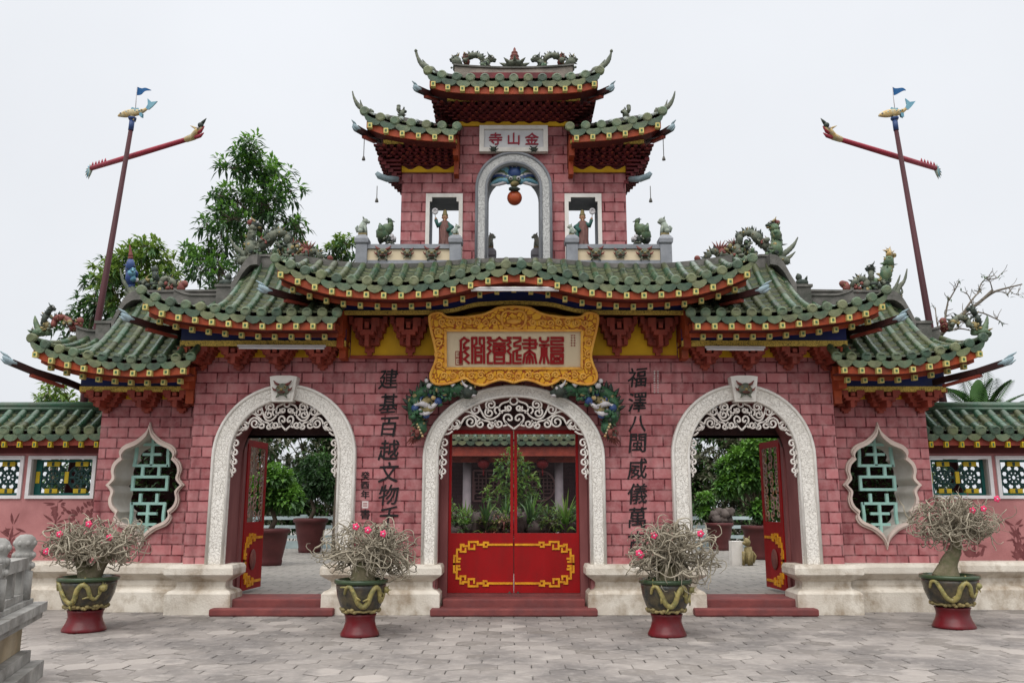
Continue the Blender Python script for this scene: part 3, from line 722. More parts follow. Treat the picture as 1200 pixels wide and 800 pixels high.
strip(mb, xs, lambda x: Rc(x)-.12, lambda x: Rc(x)+.035+.05*max(0,(abs(x)-2.2))**1.5, CR-.02, 1.04, 0)
mb.build('roof_terrace', 'ridge_cement', gate)
kl = pchip([(0,W(602,357,-.5)[1]),(.5,W(640,359,-.5)[1]),(.95,W(680,367,-.5)[1]),(1.25,W(702,368.5,-.5)[1]),(2.6,W(810,369,-.5)[1])])
Klo = lambda x: kl(abs(x)); Khi = lambda x: kl(abs(x))+.055
eave(gate, -CXE+.03, CXE-.03, Ec, CE, .0, Klo, Khi, -.5, -2.5, 2.5)
# yellow frieze, brackets, red posts of the centre bay
mb = MB(); mb.box(-2.44, 2.44, -.03, -.003, 3.70, 4.5, 0); mb.box(-2.44, 2.44, -.06, -.003, 3.655, 3.698, 1)
mb.build('frieze', ['yellow_wall','bracket_red'], gate)
for off in (170, 122, 74, 26):
    for s in (-1,1):
        x = abs(W(602+off, 395, -.2)[0]); bracket(gate, s*x, -.032, 3.735, 4.22, .50)
for s in (-1,1):
    mb = MB(); x = s*2.52; mb.box(x-.065, x+.065, -.62, -.003, 3.90, 4.45, 0); mb.box(x-.05, x+.05, -.45, -.003, 3.75, 3.898, 0); mb.box(x-.05, x+.05, -.25, -.003, 3.62, 3.748, 0)
    mb.build('eave_post', 'orange_board', gate)
    # tier two
    e2 = fromoff([(190,379),(290,379),(335,376),(385,370),(410,365),(430,357),(444,349)], -1.0)
    r2 = fromoff([(190,318),(270,314),(290,310),(302,311),(310,318),(322,338),(334,353),(345,356),(400,356),(445,353)], .22)
    E2 = lambda x: e2(abs(x)); R2 = lambda x: r2(abs(x)); X0, X1 = 2.46, 5.22
    a, b = (X0, X1) if s > 0 else (-X1, -X0)
    mb = roof_mesh(a, b, E2, -1.0, R2, .22, sag=.10); mb2 = roof_mesh(a, b, E2, -1.0, R2, .22, mirror=.33, sag=.10)
    o = len(mb.v); mb.v += mb2.v; mb.f += [[i+o for i in f] for f in mb2.f]; mb.m += mb2.m; mb.s += mb2.s
    mb.build('roof', ['green_tile','tile_end','dark_red_wood','pan_tile','moss_tile','tile_end_olive','tile_end_dark'], gate)
    zk = W(400,406,-.35)[1]; zh = W(400,399.5,-.35)[1]
    ka, kb = (2.45, 4.86) if s > 0 else (-4.86, -2.45)
    eave(gate, a+.03, b-.03, E2, -1.0, .0, lambda x: zk, lambda x: zh, -.35, ka, kb)
    mb = MB(); mb.box(s*2.46, s*4.75, -.03, -.003, 3.675, 3.94, 0); mb.build('frieze', 'yellow_wall', gate)
    for px in (378, 328, 280, 236):
        x = abs(W(px, 420, -.1)[0]); bracket(gate, s*x, -.034, 3.50, 3.79, .44)
    # ridge of tier two, with the steep raking end toward the centre
    mb = MB(); xs = [s*q for q in lin(3.62, 5.24, 50)]
    rr_ = lambda x: R2(x)
    strip(mb, xs, lambda x: rr_(x)-.1, lambda x: rr_(x)+.115+.10*max(0,(abs(x)-4.9)/.35)**2, .18, .48, 0)
    strip(mb, xs, lambda x: rr_(x)+.116+.10*max(0,(abs(x)-4.9)/.35)**2, lambda x: rr_(x)+.15+.10*max(0,(abs(x)-4.9)/.35)**2, .155, .505, 0)
    strip(mb, [s*q for q in lin(3.92, 4.30, 14)], lambda x: rr_(x)-.06, lambda x: rr_(x)+.10, -.02, .176, 0)
    mb.build('roof_ridge', 'ridge_cement', gate)
    mb = MB(); q = abs(W(602+338,345,.15)[0])
    zb = R2(q)
    mb.box(s*q-.11, s*q+.11, .06, .50, zb-.1, zb+.20); mb.box(s*q-.135, s*q+.135, .04, .52, zb+.203, zb+.245)
    ob = mb.build('ridge_block', 'ridge_cement', gate)
    hip_beam(gate, P(602+s*395, 388, -.3), P(602+s*460, 371, -1.15))
    # tier three
    YE3 = -.62
    if s > 0: l3 = [(370,430),(444,431),(493,425),(528,417),(548,410),(560,403)]
    else: l3 = [(370,430),(440,434),(475,432),(515,426),(545,418),(566,409),(577,402)]
    e3 = fromoff(l3, YE3); r3 = fromoff([(370,350),(436,351),(446,356),(456,371),(466,389),(474,396),(500,397),(530,396),(560,393),(580,391)], .58)
    E3 = lambda x: e3(abs(x)); R3 = lambda x: r3(abs(x)); X0 = 4.60; X1 = 6.72 if s > 0 else 6.90
    a, b = (X0, X1) if s > 0 else (-X1, -X0)
    mb = roof_mesh(a, b, E3, YE3, R3, .58, sag=.09); mb2 = roof_mesh(a, b, E3, YE3, R3, .58, mirror=.68, sag=.09)
    o = len(mb.v); mb.v += mb2.v; mb.f += [[i+o for i in f] for f in mb2.f]; mb.m += mb2.m; mb.s += mb2.s
    mb.build('roof', ['green_tile','tile_end','dark_red_wood','pan_tile','moss_tile','tile_end_olive','tile_end_dark'], gate)
    zk3 = W(150,459,.02)[1]; zh3 = W(150,453,.02)[1]
    ka, kb = (4.86, 6.42) if s > 0 else (-6.45, -4.86)
    eave(gate, a+.03, b-.03, E3, YE3, .35, lambda x: zk3, lambda x: zh3, .02, ka, kb)
    mb = MB(); mb.box(s*4.76, s*6.30, PY-.03, PY-.003, 3.09, 3.5, 0); mb.build('frieze', 'yellow_wall', gate)
    mb = MB(); mb.box(s*4.62, s*6.30, PY+.003, PY+.65, 3.553, 3.9, 0); mb.build('attic_wall', 'dark_red_wood', gate)
    for x, bw in ((5.02,.42), (5.55,.42), (6.16,.56)): bracket(gate, s*x, PY-.034, 2.90, 3.20, bw)
    mb = MB()
    for k in range(5): mb.box(s*6.263, s*(6.30+.05*k), PY-.03-.02*k, PY+.5, 2.92+.06*k, 2.975+.06*k)
    mb.build('bracket', 'bracket_red', gate)
    mb = MB(); x = s*4.80; mb.box(x-.07, x+.07, -.45, PY-.004, 3.35, 3.75, 0); mb.box(x-.06, x+.06, -.25, PY-.004, 3.18, 3.348, 0); mb.box(x-.055, x+.055, -.05, PY-.004, 2.98, 3.178, 0)
    mb.build('eave_post', 'orange_board', gate)
    mb = MB(); xs = [s*q for q in lin(4.7, X1-.02, 60)]
    up = lambda x: .08*max(0, (abs(x)-(X1-.35))/.35)**2
    strip(mb, xs, lambda x: R3(x)-.1, lambda x: R3(x)+.10+up(x), .54, .82, 0)
    strip(mb, xs, lambda x: R3(x)+.101+up(x), lambda x: R3(x)+.135+up(x), .515, .845, 0)
    strip(mb, [s*q for q in lin(5.82, 6.24, 14)], lambda x: R3(x)-.06, lambda x: R3(x)+.085, .34, .536, 0)
    mb.build('roof_ridge', 'ridge_cement', gate)
    mb = MB(); q = abs(W(602+479,390,.5)[0]); zb = R3(q)
    mb.box(s*q-.11, s*q+.11, .42, .86, zb-.08, zb+.20); mb.box(s*q-.135, s*q+.135, .40, .88, zb+.203, zb+.245)
    mb.build('ridge_block', 'ridge_cement', gate)
    if s > 0: hip_beam(gate, P(1105, 445, -.1), P(1188, 422, -.95))
    else: hip_beam(gate, P(75, 446, -.1), P(3, 421, -.95))
# ends of the centre roof
for s in (-1,1): hip_beam(gate, P(602+s*232, 353, -.5), P(602+s*299, 338, -1.42))

# ---- tower
TW = .62
win = lambda s: [(s*.835,5.05),(s*1.315,5.05),(s*1.315,6.20),(s*.835,6.20)]
mb = MB()
mb.plate([(-1.745,4.9),(1.745,4.9),(1.745,6.66),(.84,6.66),(.84,7.42),(-.84,7.42),(-.84,6.66),(-1.745,6.66)],
         [arch_pts(0,.405,6.33,.40,20,4.95)[0:], win(-1), win(1)], 0, TW, 0, 1)
mb.box(-.72,.72,.003,TW-.003,7.423,8.3,2)
for s in (-1,1): mb.box(s*.85,s*1.6,.003,TW-.003,6.663,7.4,2)
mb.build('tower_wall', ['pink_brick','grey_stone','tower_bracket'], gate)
surround(0, .405, .595, .40, .595, 'grey_carved', 0, 4.98, 6.33, d=.06)
for s in (-1,1):
    mb = MB(); wx = s*1.075
    mb.plate([(wx-.285,5.0),(wx+.285,5.0),(wx+.285,6.25),(wx-.285,6.25)], [[(wx-.225,5.05),(wx+.225,5.05),(wx+.225,6.12),(wx+.19,6.12),(wx+.19,6.19),(wx-.19,6.19),(wx-.19,6.12),(wx-.225,6.12)]], -.03, -.002, 0)
    mb.build('window_frame', 'pale_stone', gate)
def dougong(x0, x1, z0, z1, yw, dep, cor0, cor1, side_z=None):
    """crowded corbel tiers under a tower roof, fanning outward; cor0/cor1: spread past the wall at either end"""
    mb = MB(); n = 6; h = (z1-z0)/n
    for k in range(n):
        t = (k+1)/n; d = dep*t; zb = z0+k*h; xa = x0-cor0*t; xb = x1+cor1*t
        mb.box(xa+.02, xb-.02, yw-d*.8, yw+.05 if k else yw, zb+.002*k, zb+h*.42, 0)
        m = max(3, round((xb-xa)/.115))
        for i in range(m+1):
            x = xa+(xb-xa)*i/m; o = .028 if (i+k) % 2 else .04
            mb.box(x-o, x+o, yw-d, yw-.01, zb+h*.2, zb+h*.98, 0)
            if i % 2 == k % 2: mb.box(x-.018, x+.018, yw-d-.05, yw-d+.02, zb+h*.35, zb+h*.75, 1)
        # along the flanks
        for xs_, cor in ((x0, -cor0), (x1, cor1)):
            if not cor: continue
            xe = xs_+cor*t
            mb.box(min(xs_,xe), max(xs_,xe), yw-d*.8, yw+TW+d*.8, zb+.003, zb+h*.42, 0)
            mm = 9
            for i in range(mm+1):
                y = yw-d+(TW+2*d)*i/mm; mb.box(xe-.04, xe+.04, y-.032, y+.032, zb+h*.2, zb+h*.98, 0)
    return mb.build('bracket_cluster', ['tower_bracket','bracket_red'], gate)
def wavy(x0, x1, z0, z1, y):
    n = max(2, round((x1-x0)/.24)); top = []
    for i in range(n*8+1):
        x = x0+(x1-x0)*i/(n*8); top.append((x, z0+.04+(z1-z0-.04)*abs(cos(pi*i/8))**2.2))
    mb = MB(); mb.plate([(x0,z0),(x1,z0)]+top[::-1], (), y-.03, y, 0); return mb.build('yellow_trim', 'yellow_wall', gate)
# centre roof of the tower
te = fromoff([(0,103),(45,102.5),(72,101),(92,97),(106,92)], -.72)
tr = fromoff([(0,90),(40,90),(80,88),(106,84)], .02)
Et = lambda x: te(abs(x)); Rt = lambda x: tr(abs(x)); TX = 1.30
def both(a, b, E, ye, R, yr, sag):
    mb = roof_mesh(a, b, E, ye, R, yr, sag=sag); mb2 = roof_mesh(a, b, E, ye, R, yr, mirror=.31, sag=sag)
    o = len(mb.v); mb.v += mb2.v; mb.f += [[i+o for i in f] for f in mb2.f]; mb.m += mb2.m; mb.s += mb2.s
    return mb.build('roof', ['green_tile','tile_end','dark_red_wood','pan_tile','moss_tile','tile_end_olive','tile_end_dark'], gate)
both(-TX, TX, Et, -.72, Rt, .05, .03)
mb = MB()
strip(mb, lin(-TX+.02, TX-.02, 40), lambda x: Rt(x)-.1, lambda x: Rt(x)+.055+.05*max(0,abs(x)-.9)**2*6, .08, .54, 0)
strip(mb, lin(-.95, .95, 30), lambda x: Rt(x)-.05, lambda x: W(602,82.5,.1)[1]+.05*(abs(x)/.95)**2, .055, .56, 1)
strip(mb, lin(-.97, .97, 30), lambda x: W(602,82.5,.1)[1]+.002+.05*(abs(x)/.95)**2, lambda x: W(602,80.5,.1)[1]+.05*(abs(x)/.95)**2, .03, .58, 0)
mb.build('roof_ridge', ['ridge_cement','beige_ridge'], gate)
zkt = W(602,121,-.35)[1]
eave(gate, -TX+.03, TX-.03, Et, -.72, .0, lambda x: zkt, lambda x: zkt+.055, -.42, -1.02, 1.02, rows=1, sp=.225)
dougong(-.86, .86, 7.44, zkt-.01, 0, .42, .36, .36)
wavy(-.86, .86, 7.37, 7.46, -.005)
for s in (-1,1): hip_beam(gate, P(602+s*88, 112, -.3), P(602+s*117, 103, -.85), .07, .08)
# side roofs of the tower
se = fromoff([(60,160),(103,157.5),(132,154),(155,149.5),(172,143),(182,138)], -.66)
sr = fromoff([(60,150),(96,147),(129,140.5),(165,136),(182,133)], .05)
for s in (-1,1):
    Es = lambda x: se(abs(x)); Rs = lambda x: sr(abs(x)); X0, X1 = .845, 2.24
    a, b = (X0, X1) if s > 0 else (-X1, -X0)
    both(a, b, Es, -.66, Rs, .05, .03)
    mb = MB(); xs = [s*q for q in lin(.845, X1, 30)]
    strip(mb, xs, lambda x: Rs(x)-.1, lambda x: Rs(x)+.07, .10, .52, 0); mb.build('roof_ridge', 'ridge_cement', gate)
    zks = W(450,172,-.3)[1]
    ka, kb = (.86, 1.98) if s > 0 else (-1.98, -.86)
    eave(gate, a+.03, b-.03, Es, -.66, .0, lambda x: zks, lambda x: zks+.05, -.40, ka, kb, rows=1, sp=.225)
    if s > 0: dougong(.93, 1.75, 6.70, zks-.01, 0, .40, 0, .34)
    else: dougong(-1.75, -.93, 6.70, zks-.01, 0, .40, .34, 0)
    wavy(min(s*.93,s*1.745), max(s*.93,s*1.745), 6.60, 6.70, -.005)
    mb = MB(); mb.box(s*.846, s*.925, -.40, -.003, 6.72, 7.05); mb.box(s*.85, s*.92, -.2, -.003, 6.50, 6.718); mb.build('eave_post', 'orange_board', gate)
    hip_beam(gate, P(602+s*162, 160, -.3), P(602+s*188, 149, -.85), .07, .08)
    # flank corbel running lower down the outer side, with dragon-head tip
    mb = MB()
    for k in range(7):
        t = k/6; xo = 1.75+.30*t; zb = 6.42+.05*k
        mb.box(s*1.748, s*(xo+.03), .02-.2*t, .60, zb, zb+.022, 0)
        for i in range(7):
            y = .02-.2*t+(.58+.2*t)*i/6
            mb.box(s*(xo-.03), s*(xo+.045), y-.03, y+.03, zb, zb+.05, 0)
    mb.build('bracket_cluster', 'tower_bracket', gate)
    mb = MB(); mb.tube([(s*1.80,.0,6.50),(s*1.95,-.15,6.44),(s*2.06,-.25,6.45),(s*2.10,-.28,6.49)], [.045,.05,.05,.03], 7); mb.build('corbel_tip', 'tip_blue', gate)
    for (px, y0, y1) in ((427, 160, 187), (442, 218, 236)):
        q = s*(602-px)
        mb = MB(); A = P(602+q, y0, -.5); Bq = P(602+q, y1, -.5); Bq.x = A.x
        mb.tube([A, Bq], .006, 4); mb.lathe((Bq.x, Bq.y, Bq.z), [(.012,.05),(.022,.02),(.028,-.01),(.01,-.015)], 8); mb.build('wind_bell', 'ridge_cement', gate)
# balustrades in front of and behind the tower
zt0 = Rc(1.6)+.02
def post(x, y, z0, z1, par, w=.085, name='post'):
    mb = MB(); mb.box(x-w, x+w, y-w, y+w, z0, z1-.16); mb.loft_rect(x-w*1.2, x+w*1.2, y-w*1.2, y+w*1.2, [(.03,z1-.158),(0,z1-.13),(-.005,z1-.07),(.02,z1-.03),(.05,z1)], 0)
    return mb.build(name, 'grey_stone', par)
for s in (-1,1):
    mb = MB(); x0, x1 = sorted((s*.95, s*2.21)); yb = -.30
    mb.box(x0, x1, yb-.03, yb+.03, zt0+.08, 5.26, 1); mb.box(x0, x1, yb-.06, yb+.06, 5.263, 5.33, 0); mb.box(x0, x1, yb-.06, yb+.06, zt0-.08, zt0+.078, 0)
    bal = mb.build('balustrade', ['grey_stone','cream_panel'], gate)
    post(s*2.27, yb, zt0-.06, 5.48, bal); post(s*.87, yb, zt0-.06, 5.48, bal)
    for i, x in enumerate((1.22, 1.585, 1.95)):
        mb = MB(); mask(mb, s*x, yb-.05, 5.185, .072 if i == 1 else .095); mb.build('beast_mask', MASK, bal)
yb = .95
mb = MB(); mb.box(-.40, .40, yb-.03, yb+.03, 5.0, 5.40, 1); mb.box(-.42, .42, yb-.06, yb+.06, 5.403, 5.46, 0); mb.box(-.42,.42,yb-.06,yb+.06,4.9,5.0,0)
bal = mb.build('balustrade', ['grey_stone','cream_panel'], gate)
for s in (-1,1): post(s*.39, yb, 4.95, 5.66, bal, .085)
mb = MB(); mask(mb, 0, yb-.05, 5.28, .09); mb.build('beast_mask', MASK, bal)

# ---- writing on the wall
for body, px, ys, s in (('建基百越文物千秋', 455.5, (444,472.5,500,527,553,579,605,631), -1), ('福澤八閩威儀萬古', 747, (442,471,496,519,549,578,606,634), 1)):
    mb = MB()
    for ch, y in zip(body, ys):
        x, z = W(px+(.0), y, 0); [writing(mb, ch, x+qx, -.004-.0013*qi, z+qz, .315 if ch != '八' else .28, 0, 0, .016, .94, slant=.10) for qi, (qx, qz) in enumerate(((-.003,-.002),(.0,.003),(.003,-.001)))]
    mb.build('calligraphy', 'black_ink', gate)
mb = MB()
for ch, y in zip('癸酉年', (557,568,579)):
    x, z = W(428, y, 0); [writing(mb, ch, x+qx, -.004-abs(qx)*.3-qx*.2, z, .125, 0, 0, .004) for qx in (-.003,.003)]
x, z = W(428, 602, 0); [writing(mb, '書', x+qx, -.004-abs(qx)*.3-qx*.2, z, .15, 0, 0, .005) for qx in (-.003,.003)]
x, z = W(428, 591, 0); mb.box(x-.045, x+.045, -.006, -.001, z-.05, z+.05, 1); 
for q in (-.02, .0, .02): mb.box(x-.03, x+.03, -.008, -.0065, z+q-.004, z+q+.004, 2)
mb.build('signature', ['black_ink','white_ink','red_char'], gate)
mb = MB(); rr = random.Random(3)
for i in range(10):
    for c in (-1,1):
        x, z = W(769+c*2, 435+i*2.7, 0); 
        mb.box(x-.014, x+.014, -.006, -.001, z-.004, z+.004); mb.box(x-.003+rr.uniform(-.008,.008), x+.003, -.006, -.001, z-.014, z+.014)
mb.build('signature', 'white_ink', gate)

# ------------------------------------------------------------------ name board
nb = thing('name_board', 'carved gold framed board with four red seal characters above the middle door', 'sign board', (0,-.5,3.3))
pb = P(602, 451, -.30); pt = P(602, 360, -.62); up = (pt-pb); BH = up.length; up.normalize(); nrm = Vector((0,-up.z,up.y))  # toward the street
def TB(x, y, z): return tuple(pb+Vector((x,0,0))+up*z+nrm*(-y))
hw = 1.215; k = BH/90
def zz(py): return (451-py)*k
halfo = [(0,448),(14,444.5),(26,447),(38,451),(50,448),(58,443),(68,446),(78,449),(92,450),(99,446),(100,438),(95,426),(93,416),(96,400),(99,388),(101,375),(99,369),(88,367),(80,372),(62,372.5),(48,371),(36,369),(26,365),(18,361.5),(0,360)]
kx = hw/101
hs_ = catmull([(x*kx, zz(y)) for x, y in halfo], 4)
outer = hs_+[(-x, z) for x, z in hs_[::-1][1:-1]]
inn = [(-.985,zz(431.5)),(.985,zz(431.5)),(.985,zz(387.5)),(-.985,zz(387.5))]
mb = MB(); mb.plate(outer, [inn], 0, .06, 0, 1, TB)
mb.tube([TB(x, -.006, z) for x, z in outer+[outer[0]]], .022, 6, 1)
for a, b in zip(inn, inn[1:]+inn[:1]): mb.bar(TB(a[0],-.005,a[1]), TB(b[0],-.005,b[1]), .035, .03, 1, tuple(nrm))
# relief scrolls and the crest on the frame
rr = random.Random(11)
def rel(x, z, r, d, t=1.4):
    mb.tube([TB(q[0], -.004, q[1]) for q in spiral(x, z, r, rr.uniform(0,6), t, d, 14)], .016, 5, 1)
for s in (-1,1):
    for i in range(7): rel(s*(.28+.125*i), zz(378.5+rr.uniform(-1,1)), .055, s)
    for i in range(8): rel(s*(.07+.135*i), zz(440+rr.uniform(-1,1)), .055, -s)
    for i in range(4): rel(s*(1.085), zz(428-13*i), .06, s)
for s in (-1,1): mb.tube([TB(s*x, -.01, zz(y)) for x, y in catmull([(0,366),(.1,365),(.17,370),(.16,380),(.08,385),(0,385)],5)], .02, 5, 1)
mb.tube([TB(x,-.015,zz(377)) for x in (-.1,0,.1)], [.02,.05,.02], 8, 1)
mb.build('frame', ['gilt_frame','gilt_edge'], nb)
mb = MB(); mb.plate(inn, (), .02, .05, 0, None, TB); pan = mb.build('panel', 'cream_panel', nb)
G = {
'fu': [[(.2,11),(.2,9.9),(1,9.2),(2.8,9.2),(3.6,9.9),(3.6,11)],[(0,7.8),(3.9,7.8)],[(1.9,7.8),(1.9,0)],[(.9,6.6),(.9,3.2),(.1,0)],[(2.9,6.6),(2.9,3.2),(3.8,0)],
       [(4.9,10.9),(9.8,10.9),(9.8,9.5),(4.9,9.5),(4.9,8),(9.8,8)],[(4.9,6.6),(9.8,6.6),(9.8,5.2),(4.9,5.2),(4.9,6.6)],[(4.9,3.9),(9.8,3.9),(9.8,0),(4.9,0),(4.9,3.9)],[(5.2,.3),(7.35,2.4),(9.5,.3)],[(5.4,3.2),(7.35,1.4),(9.3,3.2)]],
'jian': [[(0,10.9),(3,10.9),(3,9.6),(.4,8.6),(.4,7.4),(3,7.4),(3,6.1),(0,4.9),(0,0),(3.2,0)],[(1.5,4.9),(1.5,1.6),(3.2,1.6)],[(1.5,3.3),(3.2,3.3)],
        [(6.9,11),(6.9,0)],[(4.4,9.9),(9.4,9.9),(9.4,6.6),(4.4,6.6)],[(3.9,8.3),(10,8.3)],[(6.9,5.4),(4.8,3.8),(4.2,0)],[(6.9,5.4),(9,3.8),(9.7,0)],[(6.9,3.9),(5.8,2.5),(5.6,0)],[(6.9,3.9),(8,2.5),(8.3,0)]],
'hui': [[(5,11),(3.5,9.7),(1.6,9.7)],[(5,11),(6.5,9.7),(8.4,9.7)],[(0,10.9),(1.4,10.9),(.2,9),(1.5,8),(.2,6.5),(1.5,5.2),(.2,3.8),(.2,0),(2,0)],[(10,10.9),(8.6,10.9),(9.8,9),(8.5,8),(9.8,6.5),(8.5,5.2),(9.8,3.8),(9.8,0),(8,0)],
       [(2.6,8.4),(7.4,8.4)],[(2.6,7.2),(7.4,7.2),(7.4,4.6),(2.6,4.6),(2.6,7.2)],[(5,7.2),(5,4.6)],[(2.6,5.9),(7.4,5.9)],[(3,3.5),(7,3.5),(7,0),(3,0),(3,3.5)],[(3,1.75),(7,1.75)]],
'guan': [[(0,9.6),(1.6,10.9),(3.6,9.6)],[(.2,9.6),(.2,0)],[(3.4,10),(1.6,8.2),(1.6,6.6)],[(1.4,6.6),(3.4,6.6),(1.6,5),(3.4,3.4),(1.6,1.8),(3.6,0)],
        [(5,0),(5,10.9),(6.8,10.9),(6.8,8.4),(5.6,7.4)],[(10,0),(10,10.9),(8.2,10.9),(8.2,8.4),(9.2,7.4)],[(6.3,6.6),(8.8,6.6),(8.8,4.7),(6.3,4.7),(6.3,6.6)],[(6.3,4.7),(6.3,0)],[(6.3,3.2),(8.8,3.2),(8.8,.3),(6.3,.3)]]}
mb = MB(); sc_ = zz(396)-zz(425.5)
for key, px in (('guan',-49.5),('hui',-17.3),('jian',13.6),('fu',45)):
    x0 = px*kx*1.01; wv = 28.5*kx/10; z0 = zz(425.5); hz = sc_/11
    mb = MB()
    for pl in G[key]:
        for qi, (a, b) in enumerate(zip(pl, pl[1:])):
            A = Vector((x0+(a[0]-5)*wv, z0+a[1]*hz)); Bp = Vector((x0+(b[0]-5)*wv, z0+b[1]*hz)); d = (Bp-A).normalized()*.011
            mb.bar(TB(A.x-d.x, .012, A.y-d.y), TB(Bp.x+d.x, .012, Bp.y+d.y), .034-.0005*qi, .016+.0012*qi+.0004*len(pl), 0, tuple(nrm))
    mb.build('character', 'red_char', pan)
mb = MB()
for i in range(5):
    for c in (-1,1):
        z = zz(393.5+i*2.9); x = 71.5*kx+c*.02
        mb.bar(TB(x-.014,.015,z), TB(x+.014,.015,z), .006, .008, 0, tuple(nrm)); mb.bar(TB(x,.015,z-.012), TB(x+rr.uniform(-.01,.01),.015,z+.012), .006, .008, 0, tuple(nrm))
for z0, z1 in ((412,419),(419.5,427.5)):
    x0, x1 = -70*kx, -61.5*kx
    q = [(x0,zz(z1)),(x1,zz(z1)),(x1,zz(z0)),(x0,zz(z0)),(x0,zz(z1))]
    for a, b in zip(q, q[1:]): mb.bar(TB(a[0],.015,a[1]), TB(b[0],.015,b[1]), .008, .008, 0, tuple(nrm))
    for t in (.35,.65): mb.bar(TB(x0+.02,.015,zz(z0+(z1-z0)*t)), TB(x1-.02,.015,zz(z0+(z1-z0)*t)), .008, .008, 0, tuple(nrm))
    mb.bar(TB((x0+x1)/2,.015,zz(z0)), TB((x0+x1)/2,.015,zz(z1)), .008, .008, 0, tuple(nrm))
mb.build('signature', 'red_char', pan)
# small marble tablet on the tower
tb = thing('stone_tablet', 'white marble tablet with three red characters high on the tower', 'tablet', (0,-.05,6.98))
mb = MB(); x1 = .535; z0, z1 = W(602,178,-.08)[1], W(602,147.5,-.08)[1]
mb.plate([(-x1,z0),(x1,z0),(x1,z1),(-x1,z1)], [[(-x1+.07,z0+.07),(x1-.07,z0+.07),(x1-.07,z1-.06),(-x1+.07,z1-.06)]], -.10, -.004, 0); mb.build('frame', 'pale_stone', tb)
mb = MB(); mb.box(-x1+.07, x1-.07, -.06, -.006, z0+.07, z1-.06); pn = mb.build('panel', 'marble', tb)
for ch, x in (('寺',-.285),('山',.0),('金',.285)):
    mb = MB()
    for q in (-.004,.004): writing(mb, ch, x+q, -.064-abs(q)-q*.2, (z0+z1)/2+.005+q, .215, 0, 0, .004, 1.05)
    mb.build('character', 'boom_red', pn)
for s in (-1,1):
    mb = MB(); mask(mb, s*.31, -.13, z0+.02, .05, 3, 3, 3); mb.build('corbel', MASK, tb)

